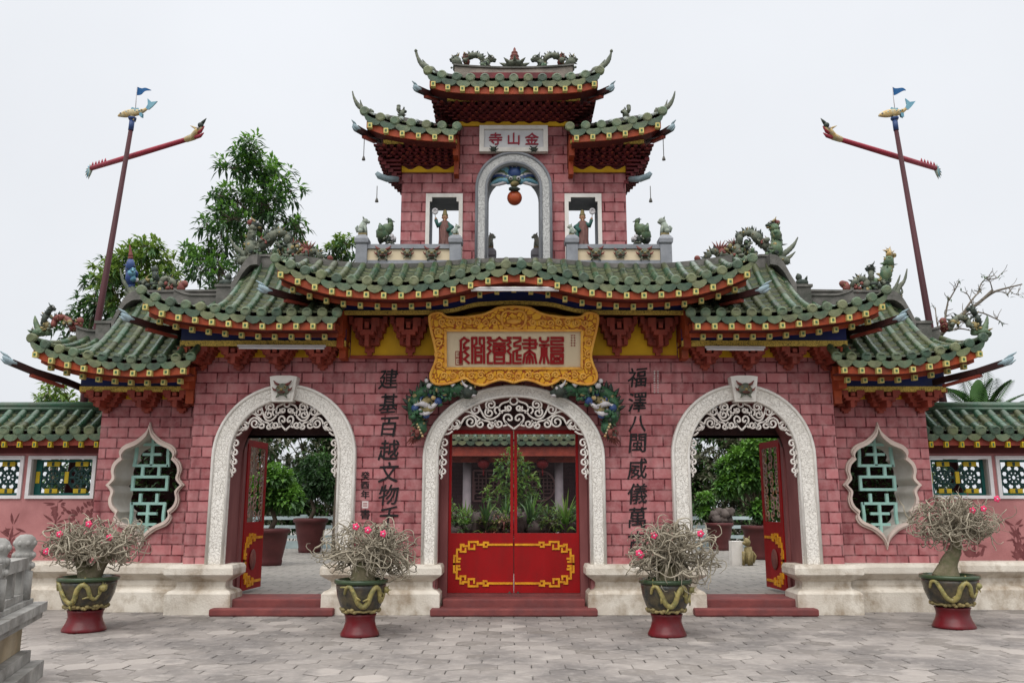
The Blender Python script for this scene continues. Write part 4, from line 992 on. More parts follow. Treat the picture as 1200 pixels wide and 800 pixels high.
# ------------------------------------------------------------------ ornaments on the ridges
ORN = ['dragon_grey','dragon_ochre','dragon_rust','dragon_dark','glaze_green','cloud_white','deep_blue','sky_blue','carp_gold']
class Orn:
    """relief figures laid out from photo pixels at their own depth Y, full round"""
    def __init__(s, Y, flip=False, rough=True): s.rough = rough; s.mb = MB(); s.Y = Y; s.flip = flip; s.r = random.Random(int(Y*100)+3)
    def p(s, x, y, dy=0):
        if s.flip: x = 1204-x
        return P(x, y, s.Y+dy)
    def sc(s, r): return r*(s.Y+CAMD+.3)/FPX*(1.15 if s.rough else 1)
    def tube(s, pts, r, m=0, dy=0, wig=.03, n=8, sm=5):
        c = catmull(pts, sm); rr = catmull([(q,) for q in r], sm) if hasattr(r,'__len__') and len(r) == len(pts) else [(r,)]*len(c)
        w = [s.p(x, y, dy+wig*sin(i*.9)) for i, (x, y) in enumerate(c)]
        rad = [s.sc(max(q[0],.3))*(1+.30*noise.noise(w[i]*11)+.10*(i % 2)) for i, q in enumerate(rr)]; s.mb.tube(w, rad, n, m)
        if max(q[0] for q in rr) > 2.3 and wig and s.rough:
            for i in range(1, len(w)):
                for k in range(3):
                    v = Vector((s.r.gauss(0,1), s.r.gauss(-.3,.7), s.r.gauss(.2,1))).normalized(); a = w[i]+v*rad[i]*.75
                    if s.r.random() < .5: s.mb.ell(a, rad[i]*s.r.uniform(.22,.45), s.r.choice((m,m,1,3,0)), 6, 5)
                    else: s.mb.cone(a, a+v*rad[i]*s.r.uniform(.5,1.1)+Vector((s.r.uniform(-.02,.02),0,.02)), rad[i]*s.r.uniform(.2,.34), s.r.choice((m,m,1,3)), 4)
        return w, rad
    def dragon(s, pts, r, m=0, ms=3, dy=0, fin=True):
        w, rr = s.tube(pts, r, m, dy)
        if fin:
            for i in range(1, len(w)-1, 2):
                d = (w[i+1]-w[i-1]).normalized(); u = Vector((-d.z,0,d.x))
                if u.z < 0: u = -u
                s.mb.cone(w[i]+u*rr[i]*.7, w[i]+u*rr[i]*2.0-d*rr[i]*.5, rr[i]*.42, ms, 4)
    def ball(s, x, y, r, m=0, dy=0, ry=None, jit=.25): s.mb.ell(s.p(x,y,dy), (s.sc(r), s.sc(r)*.9, s.sc(ry or r)), m, 9, 7, None, jit)
    def spike(s, x, y, x2, y2, r, m=0, dy=0): s.mb.cone(s.p(x,y,dy), s.p(x2,y2,dy+s.r.uniform(-.05,.05)), s.sc(r), m, 5)
    def horn(s, pts, r, m=0, dy=0): s.tube(pts, [r*(1-.85*i/(len(pts)-1)) for i in range(len(pts))], m, dy, 0, 7)
    def head(s, x, y, r, dirx, m=0, mh=1, dy=0):
        s.ball(x, y, r, m, dy); s.ball(x+dirx*r*.9, y+r*.25, r*.62, m, dy, r*.42); s.ball(x+dirx*r*.8, y+r*.8, r*.5, mh, dy, r*.25)
        for q in (-.06,.06):
            s.mb.ell(s.p(x+dirx*r*.4, y-r*.5, dy+q), s.sc(r*.25), 5, 6, 5)
            s.horn([(x-dirx*r*.2,y-r*.7),(x-dirx*r*.9,y-r*1.3),(x-dirx*r*1.2,y-r*2.0)], r*.28, mh, dy+q)
        for k in range(4): s.spike(x-dirx*r*.5, y+r*(.1+.25*k), x-dirx*r*1.7, y+r*(-.3+.5*k), r*.3, m, dy)
    def leafy(s, x, y, rad, n, r, ms=(0,1,4,3), dy=0):
        for i in range(n*2):
            a = s.r.uniform(0,2*pi); q = rad*sqrt(s.r.random()); bx, by = x+q*cos(a), y+q*sin(a)*.8-1; mm = s.r.choice(ms); dd = dy+s.r.uniform(-.12,.08)
            if i % 3: s.ball(bx, by, r*s.r.uniform(.5,1.15), mm, dd, r*s.r.uniform(.5,1.15), .6)
            else:
                b_ = s.r.uniform(0,2*pi); s.horn([(bx,by),(bx+r*1.2*cos(b_),by-abs(r*1.2*sin(b_))),(bx+r*1.6*cos(b_+.9),by-r*2.1*abs(sin(b_+.6)))], r*.55, mm, dd)
    def done(s, name, label, cat, group=None):
        L = s.mb.v; n = len(L); c = (sum(v[0] for v in L)/n, sum(v[1] for v in L)/n, min(v[2] for v in L))
        o = s.mb.build(name, ORN, None, None, c); return tag(o, label, cat, group)
RG = 'dragon figures along the roof ridges'
for f, side in ((True,'left'), (False,'right')):
    # over the inner end of tier two
    o = Orn(.33, f)
    o.ball(817,303,3.2,2); o.dragon([(818,307),(823,308),(828,302),(832,296),(838,295),(842,300)], [2,2.6,3,3,3,2.5], 0, 3)
    for k in range(6): o.spike(843,294,834+k*5.2,281+abs(k-2.5)*.8,1.5,2)
    o.ball(846,297,5,2); o.leafy(852,300,8,14,3); o.leafy(864,302,9,12,3,(0,4,1)); o.ball(850,306,4,1)
    o.tube([(862,308),(863,294),(866,284),(867,276)], [4.5,4.5,4,3], 0); o.ball(866,277,4,3); o.spike(866,275,862,270,1.5,3)
    o.dragon([(866,278),(873,273),(882,274),(890,282),(897,288),(903,294)], [3,3.6,4.2,4.8,4.5,4], 0, 3)
    o.leafy(895,285,5,7,2.6,(2,0,3))
    o.tube([(908,304),(909,292),(910,280),(908,270),(907,266)], [7,6.5,5.4,4.4,4], 4 if side == 'right' else 0); o.head(904,263,4.6,-1,3,1); o.ball(911,261,3,2); o.ball(908,258.5,2.2,2)
    o.spike(901,287,896,292,1.2,3); o.spike(914,287,923,286,1.2,3)
    o.horn([(914,300),(922,295),(930,287),(935,278)], 4.2, 0); o.horn([(916,303),(924,302),(932,295)], 3.4, 0)
    o.tube([(884,309),(896,306),(910,304),(922,306)], [1.5,2.5,5,4], 0)
    o.leafy(873,290,8,12,2.8,(0,4,1,3)); o.leafy(858,296,9,14,3,(0,4,2,1)); o.leafy(880,300,10,10,2.6,(0,3,1)); o.leafy(905,297,7,10,3,(0,4,3))
    for k in range(7): o.spike(860,288,850+k*3.4,278+abs(k-3)*1.2,1.3,(0,2)[k % 2])
    o.done('ridge_dragon', f'grey green ridge dragon rearing up behind the {side} end of the wide middle roof', 'dragon ornament', RG)
    # carp-tail curl on the end of the centre roof
    o = Orn(-1.0, f); o.ball(861,317,4.5,4); o.tube([(862,318),(868,312),(876,306),(881,299),(882,291)], [4.5,5,4.2,3.4,1.2], 4); o.tube([(866,308),(872,306)], [2.5,1.5], 4); o.spike(876,305,885,300,1.6,4)
    o.done('eave_ornament', f'pale green leafy curl on the {side} tip of the wide middle roof', 'roof ornament', 'curled ornaments on the roof tips')
    # over tier three
    o = Orn(.68, f)
    o.ball(988,333,4.2,2); o.tube([(990,345),(992,338),(990,332)], [3.5,4,3], 2); o.dragon([(996,341),(1001,331),(1008,327),(1015,330),(1016,338)], [3,3.2,3.4,3.2,3], 0, 3)
    o.leafy(1020,339,10,20,3.2,(0,4,1,3)); o.leafy(1032,336,9,20,3.4,(0,4,3,1)); o.leafy(1008,338,8,10,2.6,(0,1,2)); o.ball(1024,343,4,0)
    if side == 'right':
        o.tube([(1024,335),(1021,324),(1020,315)], [3.5,3,3], 0); o.head(1020,314,4,-1,3,3)
        o.tube([(1036,338),(1038,322),(1041,310),(1042,302)], [5.5,6,5,3.4], 4); o.ball(1041,314,4.6,1); o.tube([(1042,304),(1042,297),(1041,293)], [3.4,3.2,2.2], 8); o.ball(1048,299,2.2,1); o.spike(1040,294,1034,293,1.3,8); o.ball(1045,304,2.2,2)
    else:
        o.tube([(1021,335),(1022,324),(1022,317)], [3.5,3,2.5], 3); o.ball(1023,316,3.6,3)
        o.tube([(1050,338),(1051,326),(1051,314),(1051,306)], [3.6,4.6,4.4,3], 6); o.tube([(1048,328),(1050,318)], [2.8,3.2], 7, -.07); o.ball(1051,302,2.6,2); o.horn([(1051,300),(1051,294),(1052,287)], 2.4, 2); o.tube([(1049,316),(1044,320),(1045,326)], [1.8,1.6,1.3], 6); o.ball(1044,328,2.2,5)
    o.horn([(1049,345),(1054,336),(1060,328),(1063,315)], 3.6, 0); o.horn([(1046,343),(1051,333),(1055,322)], 3, 0); o.horn([(1052,346),(1057,342),(1056,336)], 2.4, 0)
    o.tube([(1030,350),(1042,349),(1050,352),(1052,360)], [3,5,6,5], 0)
    lab = 'ridge dragon with an upright yellow and green bird on the right-hand second roof tier' if side == 'right' else 'ridge dragon with a small blue-robed figure beside it on the left-hand second roof tier'
    o.done('ridge_dragon', lab, 'dragon ornament', RG)
    # outer end of tier three
    o = Orn(.68, f); dx = 6 if f else 0
    o.ball(1105+dx,376,4,2); o.tube([(1106+dx,386),(1106+dx,380)], [4,3.4], 2); o.dragon([(1112+dx,386),(1116+dx,377),(1124+dx,372),(1132+dx,374),(1136+dx,382)], [3,3.2,3.2,3,2.6], 2 if f else 0, 3)
    o.leafy(1118+dx,381,5,6,2.4,(0,1)); o.ball(1142+dx,381,4,1); o.leafy(1143+dx,384,6,8,2.6,(0,1,4))
    o.tube([(1146+dx,384),(1146+dx,374),(1142+dx,367),(1139+dx,362)], [3.4,3,3,2.6], 3); o.head(1137+dx,361,3.2,-1,3,3); o.spike(1146+dx,372,1151+dx,368,1.5,3); o.spike(1140+dx,371,1135+dx,376,1.3,3)
    o.horn([(1152+dx,388),(1156+dx,378),(1157+dx,370)], 4, 4); o.tube([(1140+dx,390),(1152+dx,389),(1158+dx,392)], [3,4.5,4], 4)
    o.done('ridge_dragon', f'small curling ridge dragon at the far {side} end of the lowest roof tier', 'dragon ornament', RG)
    # lion on the ridge blocks
    for (px, py, Y, nm) in ((940, 329, .28, 'middle'), (1079, 380, .64, 'lowest')):
        o = Orn(Y, f); o.ball(px-2,py+3,5,3); o.ball(px+3,py+2,4,3); o.ball(px-4,py-4,3.6,3); o.spike(px+4,py,px+6,py-6,2,3); o.tube([(px-4,py+7),(px-4,py)],[1.6,2],3); o.ball(px-5,py-7,1.5,0); o.ball(px+2,py+6,3,4)
        o.done('ridge_beast', f'dark crouching beast on the stone block of the {side} {nm} roof tier', 'roof ornament', 'crouching beasts on the ridge blocks')
    # tower roofs
    o = Orn(.31, f)
    o.horn([(700,84),(705,79),(711,74),(715,66),(717,58)], 4.4, 0); o.ball(698,83,5,0); o.horn([(702,81),(705,76),(709,70)], 2.6, 0); o.ball(716.5,60,1.8,0)
    o.done('eave_ornament', f'curled grey tail rising from the {side} end of the topmost roof', 'roof ornament', 'curled ornaments on the roof tips')
    o = Orn(.31, f)
    o.head(628,69,4,-1,0,3); o.tube([(632,79),(635,76),(631,70)], [3,3.5,3.5], 0); o.leafy(636,76,4,6,2.4); o.dragon([(636,78),(640,68),(647,65),(654,67),(660,72)], [2.6,3,3,3.2,3], 0, 3); o.ball(659,65,2.8,2); o.tube([(657,74),(659,66)], [3.4,3], 2)
    o.tube([(664,80),(668,74),(671,69)], [4.5,5,4], 0); o.head(672,69,3.6,1,0,3); o.ball(667,79,5,0); o.tube([(655,80),(672,80)], [2.5,3], 0)
    o.done('ridge_dragon', f'small grey dragon arched over the {side} half of the topmost ridge', 'dragon ornament', RG)
    o = Orn(.31, f)
    o.ball(770,132,4,0); o.horn([(770,132),(777,129),(784,124),(789,115),(791,107)], 4.2, 0); o.horn([(776,129),(780,124),(782,117)], 2.2, 0)
    o.done('eave_ornament', f'curled grey tail rising from the outer end of the {side} tower roof', 'roof ornament', 'curled ornaments on the roof tips')
    o = Orn(.31, f)
    o.tube([(734,139),(733,134),(731,130)], [3.4,3,2.2], 0); o.ball(737,125,2.2,0); o.tube([(733,134),(737,129),(736,124)], [2.2,2.2,1.6], 0); o.ball(729,131,1.8,3)
    o.done('ridge_beast', f'little grey squirrel-like beast halfway along the {side} tower roof', 'roof ornament')
fin = thing('roof_finial', 'dark red stacked gourd finial on a lotus base at the centre of the topmost ridge', 'finial', (0,.31,8.45))
b = P(603, 80.5, .31); mb = MB(); mb.lathe(b, [(.10,0),(.17,.03),(.15,.08),(.09,.11)], 12)
for k in range(8):
    a = 2*pi*k/8; mb.cone((b.x+.1*cos(a), b.y+.1*sin(a), b.z+.04), (b.x+.25*cos(a), b.y+.25*sin(a), b.z+.10), .045, 0, 5)
mb.build('lotus_base', 'dragon_grey', fin)
mb = MB(); mb.lathe(b, [(.06,.10),(.085,.13),(.085,.16),(.05,.18),(.075,.21),(.07,.23),(.04,.25),(.055,.27),(.05,.29),(.025,.31),(.02,.35),(.004,.38)], 12); mb.build('spire', 'dragon_rust', fin)

# dragons hugging the middle arch
for s, side in ((-1,'left'), (1,'right')):
    f = s > 0; o = Orn(-.16, f)
    o.dragon([(549,458),(538,456),(524,456),(508,457),(494,462),(487,470),(485,482),(489,492),(494,500),(490,510)], [7,7,7,7,6.5,6.5,6.5,6,5,4], 0, 3)
    o.mb.m = [9 if q == 0 else q for q in o.mb.m]
    o.tube([(506,467),(497,472),(498,480),(506,478)], [4,4,4,3], 1, -.08)
    o.head(549,458,6.5,1,3,5,-.12); o.horn([(532,452),(526,446),(521,439),(519,433)], 2.6, 5, -.12); o.horn([(540,450),(545,446),(548,441)], 2.2, 8, -.12); o.spike(556,454,559,447,1.4,8,-.1)
    for (x, y, r) in ((503,452,3),(500,446,2.4),(508,448,2.4)): o.ball(x,y,r,5,-.12)
    o.tube([(486,475),(495,473),(504,477),(512,472)], [1.6,2.6,2.6,1.6], 5, -.14); o.tube([(492,480),(498,485),(506,481)], [1.4,2.2,1.6], 5, -.13); o.leafy(505,468,15,18,2.6,(9,9,3,6),-.06); o.leafy(520,460,12,12,2.4,(9,9,3,1),-.06); o.leafy(489,488,8,12,2.6,(9,9,3),-.06)
    o.ball(486,478,4,6,-.1); o.ball(514,470,4,6,-.11); o.ball(499,486,4,6,-.11); o.ball(494,484,2.6,5,-.14); o.ball(520,464,3,6,-.1); o.ball(508,466,2.4,8,-.13)
    for k in range(9):
        o.spike(491,503,476+k*2.7,522-abs(k-2)*1.2,2.6,2,-.03)
    o.leafy(487,509,7,10,2.6,(2,2,9 if False else 3),-.05)
    for k in range(5): o.ball(489+k*1.5,497+k*3.4,1.2,8,-.13)
    for k in range(3): o.spike(487,490+k*5,481,494+k*6,1.6,4,-.05)
    ORN2 = ORN+['dragon_green']
    c = (s*1.0, -.16, 3.0); ob = o.mb.build('wall_dragon', ORN2, None, None, c)
    tag(ob, f'green scaled dragon with white clouds curling over the {side} shoulder of the middle arch', 'dragon relief', 'dragons around the middle arch')

# hanging beast with the ball in the tower arch
ht = thing('hanging_beast', 'blue and green beast head hanging inside the tower arch', 'hanging ornament', (0,.3,6.3))
o = Orn(.10); mb = o.mb
o.ball(603,204,8.5,6,0,7.5,.1); o.leafy(603,198,24,34,3.4,(7,4,3,4),.16); o.ball(603,212,7.5,4,-.04,5); o.ball(603,216,5,1,-.1,3); o.ball(603,221.5,6,3,-.06,2.5)
for s in (-1,1):
    o.ball(603+s*4.5,209,2,5,-.14); o.ball(603+s*4.5,209,1,3,-.17)
    for k in range(11):
        a = radians(-8+k*9.4); L_ = 30-4*(k % 2)-1.2*max(0,k-6); 
        for dd, mm, sc_ in ((-.02,(7,4,6,5,4,7)[k % 6],1.0),(.05,(4,3,7)[k % 3],.8)):
            o.horn([(603+s*5*cos(a),212-5*sin(a)),(603+s*L_*.55*sc_*cos(a+.12),211-L_*.5*sc_*sin(a+.12)),(603+s*L_*.85*sc_*cos(a),211-L_*.74*sc_*sin(a)),(603+s*L_*sc_*cos(a-.12),211-L_*.8*sc_*sin(a-.12))], 3.4, mm, dd)
    o.horn([(603+s*7,212),(603+s*18,216),(603+s*26,217),(603+s*28,213)], 2.4, 5, -.02)
    o.leafy(603+s*17,208,11,16,3,(4,3,7,4),.15)
for k in range(5): o.spike(603,204,595+k*4,192+abs(k-2)*1.5,2,3,.0)
mb.build('head', ORN, ht)
orb = MB(); c = P(603,232,.15); orb.ell(c, .118, 0, 20, 14); orb.tube([c+Vector((0,0,.10)), c+Vector((0,0,.2))], .02, 6, 0)
tag(orb.build('hanging_ball', 'orb_red', None, None, c), 'glossy red ball hung from the jaws of the beast in the tower arch', 'ball')

# statues on the tower balustrades
def lion(x, y, z, h, face, label):
    mb = MB(); k = h/.26
    mb.box(x-.06*k, x+.06*k, y-.05*k, y+.05*k, z, z+.03*k, 1)
    mb.tube([(x-face*.035*k,y,z+.05*k),(x-face*.01*k,y,z+.13*k),(x+face*.015*k,y,z+.19*k)], [.06*k,.052*k,.045*k], 9)
    mb.ell((x+face*.03*k,y,z+.215*k), (.05*k,.048*k,.048*k), 0, 9, 7, None, .3); mb.ell((x+face*.075*k,y,z+.205*k), (.026*k,.03*k,.024*k))
    for q in (-.03,.03):
        mb.tube([(x+face*.03*k,y+q*k,z+.14*k),(x+face*.045*k,y+q*k,z+.08*k),(x+face*.045*k,y+q*k,z+.03*k)], [.022*k,.017*k,.02*k], 6)
        mb.ell((x-face*.03*k,y+q*1.5*k,z+.06*k), (.04*k,.025*k,.035*k)); mb.cone((x+face*.01*k,y+q*k,z+.25*k), (x-face*.005*k,y+q*1.2*k,z+.285*k), .015*k)
    mb.tube([(x-face*.08*k,y,z+.05*k),(x-face*.1*k,y,z+.11*k),(x-face*.075*k,y,z+.15*k)], [.015*k,.02*k,.012*k], 6)
    tag(mb.build('lion_statue', ['pale_statue','dragon_ochre'], None, None, (x,y,z)), label, 'lion statue', 'lion statues on the balustrade posts')
for s, side in ((-1,'left'), (1,'right')):
    lion(s*2.27, -.30, 5.48, .27, -s, f'pale green seated lion on the outermost {side} balustrade post of the tower')
    lion(s*.39, .95, 5.66, .25, -s*1, f'seated lion on the {side} post inside the tower arch')
    lion(s*.87, -.30, 5.48, .17, -s, f'small pale lion on the {side} balustrade post beside the tower window')
    # phoenix
    o = Orn(-.05, s < 0, False); o.ball(749,281,5,3); o.leafy(748,283,7,10,2.2,(0,3,5))
    o.tube([(757,282),(756,274),(752,270),(748,267),(746,263),(747,260)], [4.5,7,7,5,3,2.6], 4); o.ball(747,259,3,4); o.spike(745,259,741,260,1.2,3); o.spike(747,257,752,257,1.5,3); o.spike(747,257,750,255,1.2,3)
    o.tube([(753,273),(757,268),(759,262)], [5,4,1], 4, -.06); o.tube([(757,274),(759,280),(758,286)], [4,3,1.5], 3); o.tube([(750,277),(750,283)],[1.4,1],3,-.04); o.tube([(753,277),(753,283)],[1.4,1],3,.04)
    o.done('phoenix_statue', f'dark green glazed phoenix statue on the {side} tower balustrade', 'bird statue', 'phoenix statues by the tower')
    # immortal
    x, zb = W(602+s*81, 284, .0); x = W(602+s*81,262,.0)[0]; y = .05; zb = 5.33
    t = thing('robed_statue', f'robed immortal statue holding up a white disc in the {side} tower window', 'statue', (x,y,zb), 'robed statues in the tower windows')
    k = .66
    mb = MB(); mb.lathe((x,y,zb), [(.15*k,0),(.16*k,.03*k),(.13*k,.10*k),(.12*k,.3*k),(.13*k,.5*k),(.14*k,.62*k),(.11*k,.72*k),(.05*k,.77*k)], 14)
    for i in range(8):
        a = 2*pi*i/8; mb.tube([(x+.12*k*cos(a),y+.12*k*sin(a),zb+.6*k),(x+.115*k*cos(a+.15),y+.105*k*sin(a+.15),zb+.3*k),(x+.14*k*cos(a),y+.14*k*sin(a),zb+.02)], .022*k, 5)
    mb.build('robe', 'robe_brown', t)
    mb = MB(); 
    mb.tube([(x-s*.02,y-.02,zb+.72*k),(x+s*.16*k,y-.05,zb+.62*k),(x+s*.2*k,y-.1,zb+.74*k)], [.05*k,.06*k,.045*k], 8)
    mb.tube([(x,y-.02,zb+.72*k),(x-s*.16*k,y-.04,zb+.58*k),(x-s*.08*k,y-.1,zb+.47*k)], [.05*k,.07*k,.045*k], 8)
    mb.tube([(x-s*.13*k,y-.05,zb+.5*k),(x-s*.16*k,y-.03,zb+.25*k),(x-s*.12*k,y-.03,zb+.05)], [.06*k,.05*k,.06*k], 7)
    mb.build('sleeves', 'robe_teal', t)
    mb = MB(); mb.ell((x,y-.01,zb+.84*k), (.065*k,.065*k,.08*k)); mb.tube([(x,y,zb+.74*k),(x,y,zb+.80*k)], .035*k, 7); mb.ell((x,y-.075*k,zb+.835*k),(.012*k,.018*k,.018*k)); mb.ell((x+s*.2*k,y-.11,zb+.76*k), .03*k)
    for q in (-1,1): mb.ell((x+q*.068*k,y,zb+.84*k),(.012*k,.015*k,.022*k))
    mb.cone((x,y-.04,zb+.79*k),(x,y-.06,zb+.66*k),.03*k)
    mb.build('head', 'skin_clay', t)
    mb = MB(); mb.lathe((x,y,zb+.87*k), [(.07*k,0),(.075*k,.03*k),(.05*k,.08*k),(.045*k,.13*k),(.02*k,.16*k)], 10); mb.build('hat', 'dragon_ochre', t)
    mb = MB(); xx = x+s*.2*k; mb.tube([(xx,y-.12,zb+.74*k),(xx+s*.01,y-.12,zb+.85*k)], .012*k, 5)
    ring = [(xx+s*.01+.05*k*cos(2*pi*i/16),y-.125,zb+.93*k+.055*k*sin(2*pi*i/16)) for i in range(17)]; mb.tube(ring, .026*k, 6)
    mb.ell((xx+s*.01,y-.12,zb+.93*k),(.045*k,.012*k,.045*k),0); mb.build('disc', 'cloud_white', t)
# tube lamps under the eaves
for (xa, ya, xb, yb_, Y, lab) in ((552,340,655,340,-1.2,'white fluorescent tube under the arched middle of the wide eave'), (280,407.5,380,408,-.42,'white fluorescent tube under the left second tier eave'),
        (828,409,895,409.5,-.42,'white fluorescent tube under the right second tier eave'), (972,410,1004,409.5,.0,'short white tube lamp beside the right orange eave post')):
    A = P(xa, ya, Y); B_ = P(xb, yb_, Y)
    mb = MB(); mb.tube([A, B_], .016, 8); 
    t = mb.build('tube_lamp', 'tube_white', None, None, A); tag(t, lab, 'lamp', 'tube lamps under the eaves')
    mb = MB(); mb.bar(A+Vector((-.02,.0,.03)), B_+Vector((.02,0,.03)), .04, .03); mb.build('fitting', 'white_frame', t)

# ------------------------------------------------------------------ ground
def structure(o): o['kind'] = 'structure'; return o
mb = MB(); mb.add([(-150,-90,-.012),(150,-90,-.012),(150,170,-.012),(-150,170,-.012)], [(0,1,2,3)]); structure(mb.build('ground', 'joint_earth'))
mb = MB(); tones = []; rr = random.Random(2); R_ = .185; dxh = R_*sqrt(3); dyh = R_*1.5
for j in range(-1, 48):
    for i in range(-40, 41):
        cx = i*dxh+(dxh/2 if j % 2 else 0)+rr.uniform(-.003,.003); cy = -9.6+j*dyh+rr.uniform(-.003,.003)
        if cy > .9: continue
        a0 = rr.uniform(-.012,.012); r = R_*rr.uniform(.965,.985); zt = rr.uniform(-.004,.003); tx, ty = rr.uniform(-.012,.012), rr.uniform(-.012,.012)
        top = []; bot = []; rim = []
        for q in range(6):
            a = pi/6+q*pi/3+a0; px, py = r*cos(a), r*sin(a)
            rim.append((cx+px, cy+py, zt-.005+px*tx+py*ty)); top.append((cx+px*.93, cy+py*.93, zt+px*tx+py*ty)); bot.append((cx+px, cy+py, -.028))
        mb.add(top+rim+bot, [(0,1,2,3,4,5)]+[(6+q,6+(q+1)%6,(q+1)%6,q) for q in range(6)]+[(12+q,12+(q+1)%6,6+(q+1)%6,6+q) for q in range(6)])
        t = min(1,max(0,rr.gauss(.5,.22))); tones += [t]*13
mb.tone = tones; structure(mb.build('paving', 'paver'))
mb = MB(); mb.box(-30, 30, 1.02, 40, -.02, .2); mb.box(-4.745, 4.745, .64, 1.016, -.02, .198); structure(mb.build('courtyard_floor', 'court_floor'))
# steps
for cx, w1, w2, lab in ((0,1.155,1.0,'wide red painted double step under the closed middle doors'), (-SX,.85,.76,'red painted double step below the left open arch'), (SX,.85,.76,'red painted double step below the right open arch')):
    t = thing('entrance_steps', lab, 'steps', (cx,0,0), 'red steps at the doorways')
    mb = MB(); mb.loft_rect(cx-w1, cx+w1, -.36, .1, [(.01,.002),(0,.02),(0,.085),(.012,.10)], 0); mb.build('lower_step', 'red_step', t)
    wi = min(w2, .78 if cx else 1.09)
    mb = MB(); mb.loft_rect(cx-wi, cx+wi, -.10, .64, [(.0,.102),(0,.19),(.012,.205)], 0); 
    if not cx: mb.box(-.97,.97,.28,.42,.206,.245)
    mb.build('upper_step', 'red_step', t)

# ------------------------------------------------------------------ low wing walls
for s, side in ((-1,'left'), (1,'right')):
    t = thing('side_wall', f'low pink wall with green tiled coping running off to the {side} of the gate', 'wall', (s*9,1.0,0))
    Yw = .80; xa, xb = 6.264, 12.5
    wz0, wz1 = W(60,584,Yw)[1], W(60,534,Yw)[1]
    if s < 0: wins = [(W(112,560,Yw)[0]*-1, W(32,560,Yw)[0]*-1), (W(27,560,Yw)[0]*-1, W(27,560,Yw)[0]*-1+1.15), (W(27,560,Yw)[0]*-1+1.25, W(27,560,Yw)[0]*-1+2.4)]
    else: wins = [(W(1087,560,Yw)[0], W(1163,560,Yw)[0]), (W(1168,560,Yw)[0], W(1168,560,Yw)[0]+1.15), (W(1168,560,Yw)[0]+1.25, W(1168,560,Yw)[0]+2.4)]
    wins[0] = (max(wins[0][0], 6.30), wins[0][1])
    holes = []
    for a, b in wins:
        q = [(s*a,wz0),(s*b,wz0),(s*b,wz1),(s*a,wz1)]; holes.append(q)
    out = [(s*xa,0),(s*xb,0),(s*xb,2.5),(s*xa,2.5)]
    mb = MB(); mb.plate(out, holes, Yw, Yw+.35, 0, 1); mb.build('wall', ['wing_plaster','window_plaster'], t)
    for a, b in wins:
        x0, x1 = min(s*a,s*b), max(s*a,s*b)
        mb = MB(); mb.plate([(x0-.0,wz0-.0),(x1,wz0),(x1,wz1),(x0,wz1)], [[(x0+.055,wz0+.05),(x1-.055,wz0+.05),(x1-.055,wz1-.05),(x0+.055,wz1-.05)]], Yw-.03, Yw+.03, 0)
        fr = mb.build('window', 'white_frame', t)
        mb = MB(); yl = Yw+.14; fx0, fx1, fz0, fz1 = x0+.10, x1-.06, wz0+.05, wz1-.05
        mb.plate([(x0+.055,fz0),(x1-.055,fz0),(x1-.055,fz1),(x0+.055,fz1)], [[(fx0+.05,fz0+.04),(fx1-.04,fz0+.04),(fx1-.04,fz1-.04),(fx0+.05,fz1-.04)]], yl-.02, yl+.02, 0)
        n = 2; cw = (fx1-fx0)/n; cz = (fz0+fz1)/2; rz = (fz1-fz0)/2-.04
        for i in range(n):
            cx = fx0+cw*(i+.5)
            for rad in (rz*.9, rz*.45): 
                pts = [(cx+rad*cos(pi/8+q*pi/4), yl, cz+rad*sin(pi/8+q*pi/4)) for q in range(9)]; mb.tube(pts, .022, 4, 1, False)
            for q in range(8):
                a_ = q*pi/4; mb.bar((cx+.03*cos(a_),yl,cz+.03*sin(a_)), (cx+rz*.92*cos(a_),yl,cz+rz*.92*sin(a_)), .03, .025, 1, (0,1,0))
                a2 = a_+pi/8; c2 = (cx+rz*.62*cos(a2), yl, cz+rz*.62*sin(a2)); ring = [(c2[0]+.05*cos(k*pi/3), yl+.004, c2[2]+.05*sin(k*pi/3)) for k in range(7)]; mb.tube(ring, .014, 4, 1, False)
            for dz in (-1,1): mb.box(cx-.10, cx+.10, yl-.035, yl+.03, cz+dz*(rz-.03)-.035, cz+dz*(rz-.03)+.035, 2); mb.box(cx-.02, cx+.02, yl-.038, yl-.036, cz+dz*(rz-.03)-.03, cz+dz*(rz-.03)+.03, 1)
            mb.box(cx-cw/2-.03, cx-cw/2+.03, yl-.033, yl+.028, cz-.09, cz+.09, 2)
        mb.build('lattice', ['teal_frame','dark_lattice','panel_yellow'], fr)
    # painted bamboo and flowering shrubs on the plaster
    mb = MB(); rr = random.Random(21 if s < 0 else 22)
    def blot(x, z, L, ang, w):
        pts = [(x+L*t*cos(ang)-w*q*sin(ang), z+L*t*sin(ang)+w*q*cos(ang)) for t, q in ((0,0),(.3,-.5),(.7,-.4),(1,0),(.7,.4),(.3,.5))]
        mb.plate([(s*a, b) for a, b in pts], (), Yw-.0035-rr.uniform(0,.002), Yw-.0015, 0)
    for bx, bz, hgt, lean in ((7.05,.72,.85,.02),(8.35,.7,.7,-.03),(6.72,.72,.3,.1),(7.75,.7,.5,.12)):
        blot(bx, bz, hgt, pi/2+lean, .03)
        for k in range(3):
            zc = bz+hgt*(.25+.35*k); xc = bx-hgt*(.25+.35*k)*lean
            for q in range(9):
                a = rr.uniform(0,2*pi); blot(xc+.06*cos(a)*rr.random(), zc+.05*sin(a), rr.uniform(.07,.2), a, rr.uniform(.02,.045))
        for q in range(14): a = rr.uniform(.2,2.9); blot(bx+rr.uniform(-.1,.1), bz+.02, rr.uniform(.06,.2), a, .05)
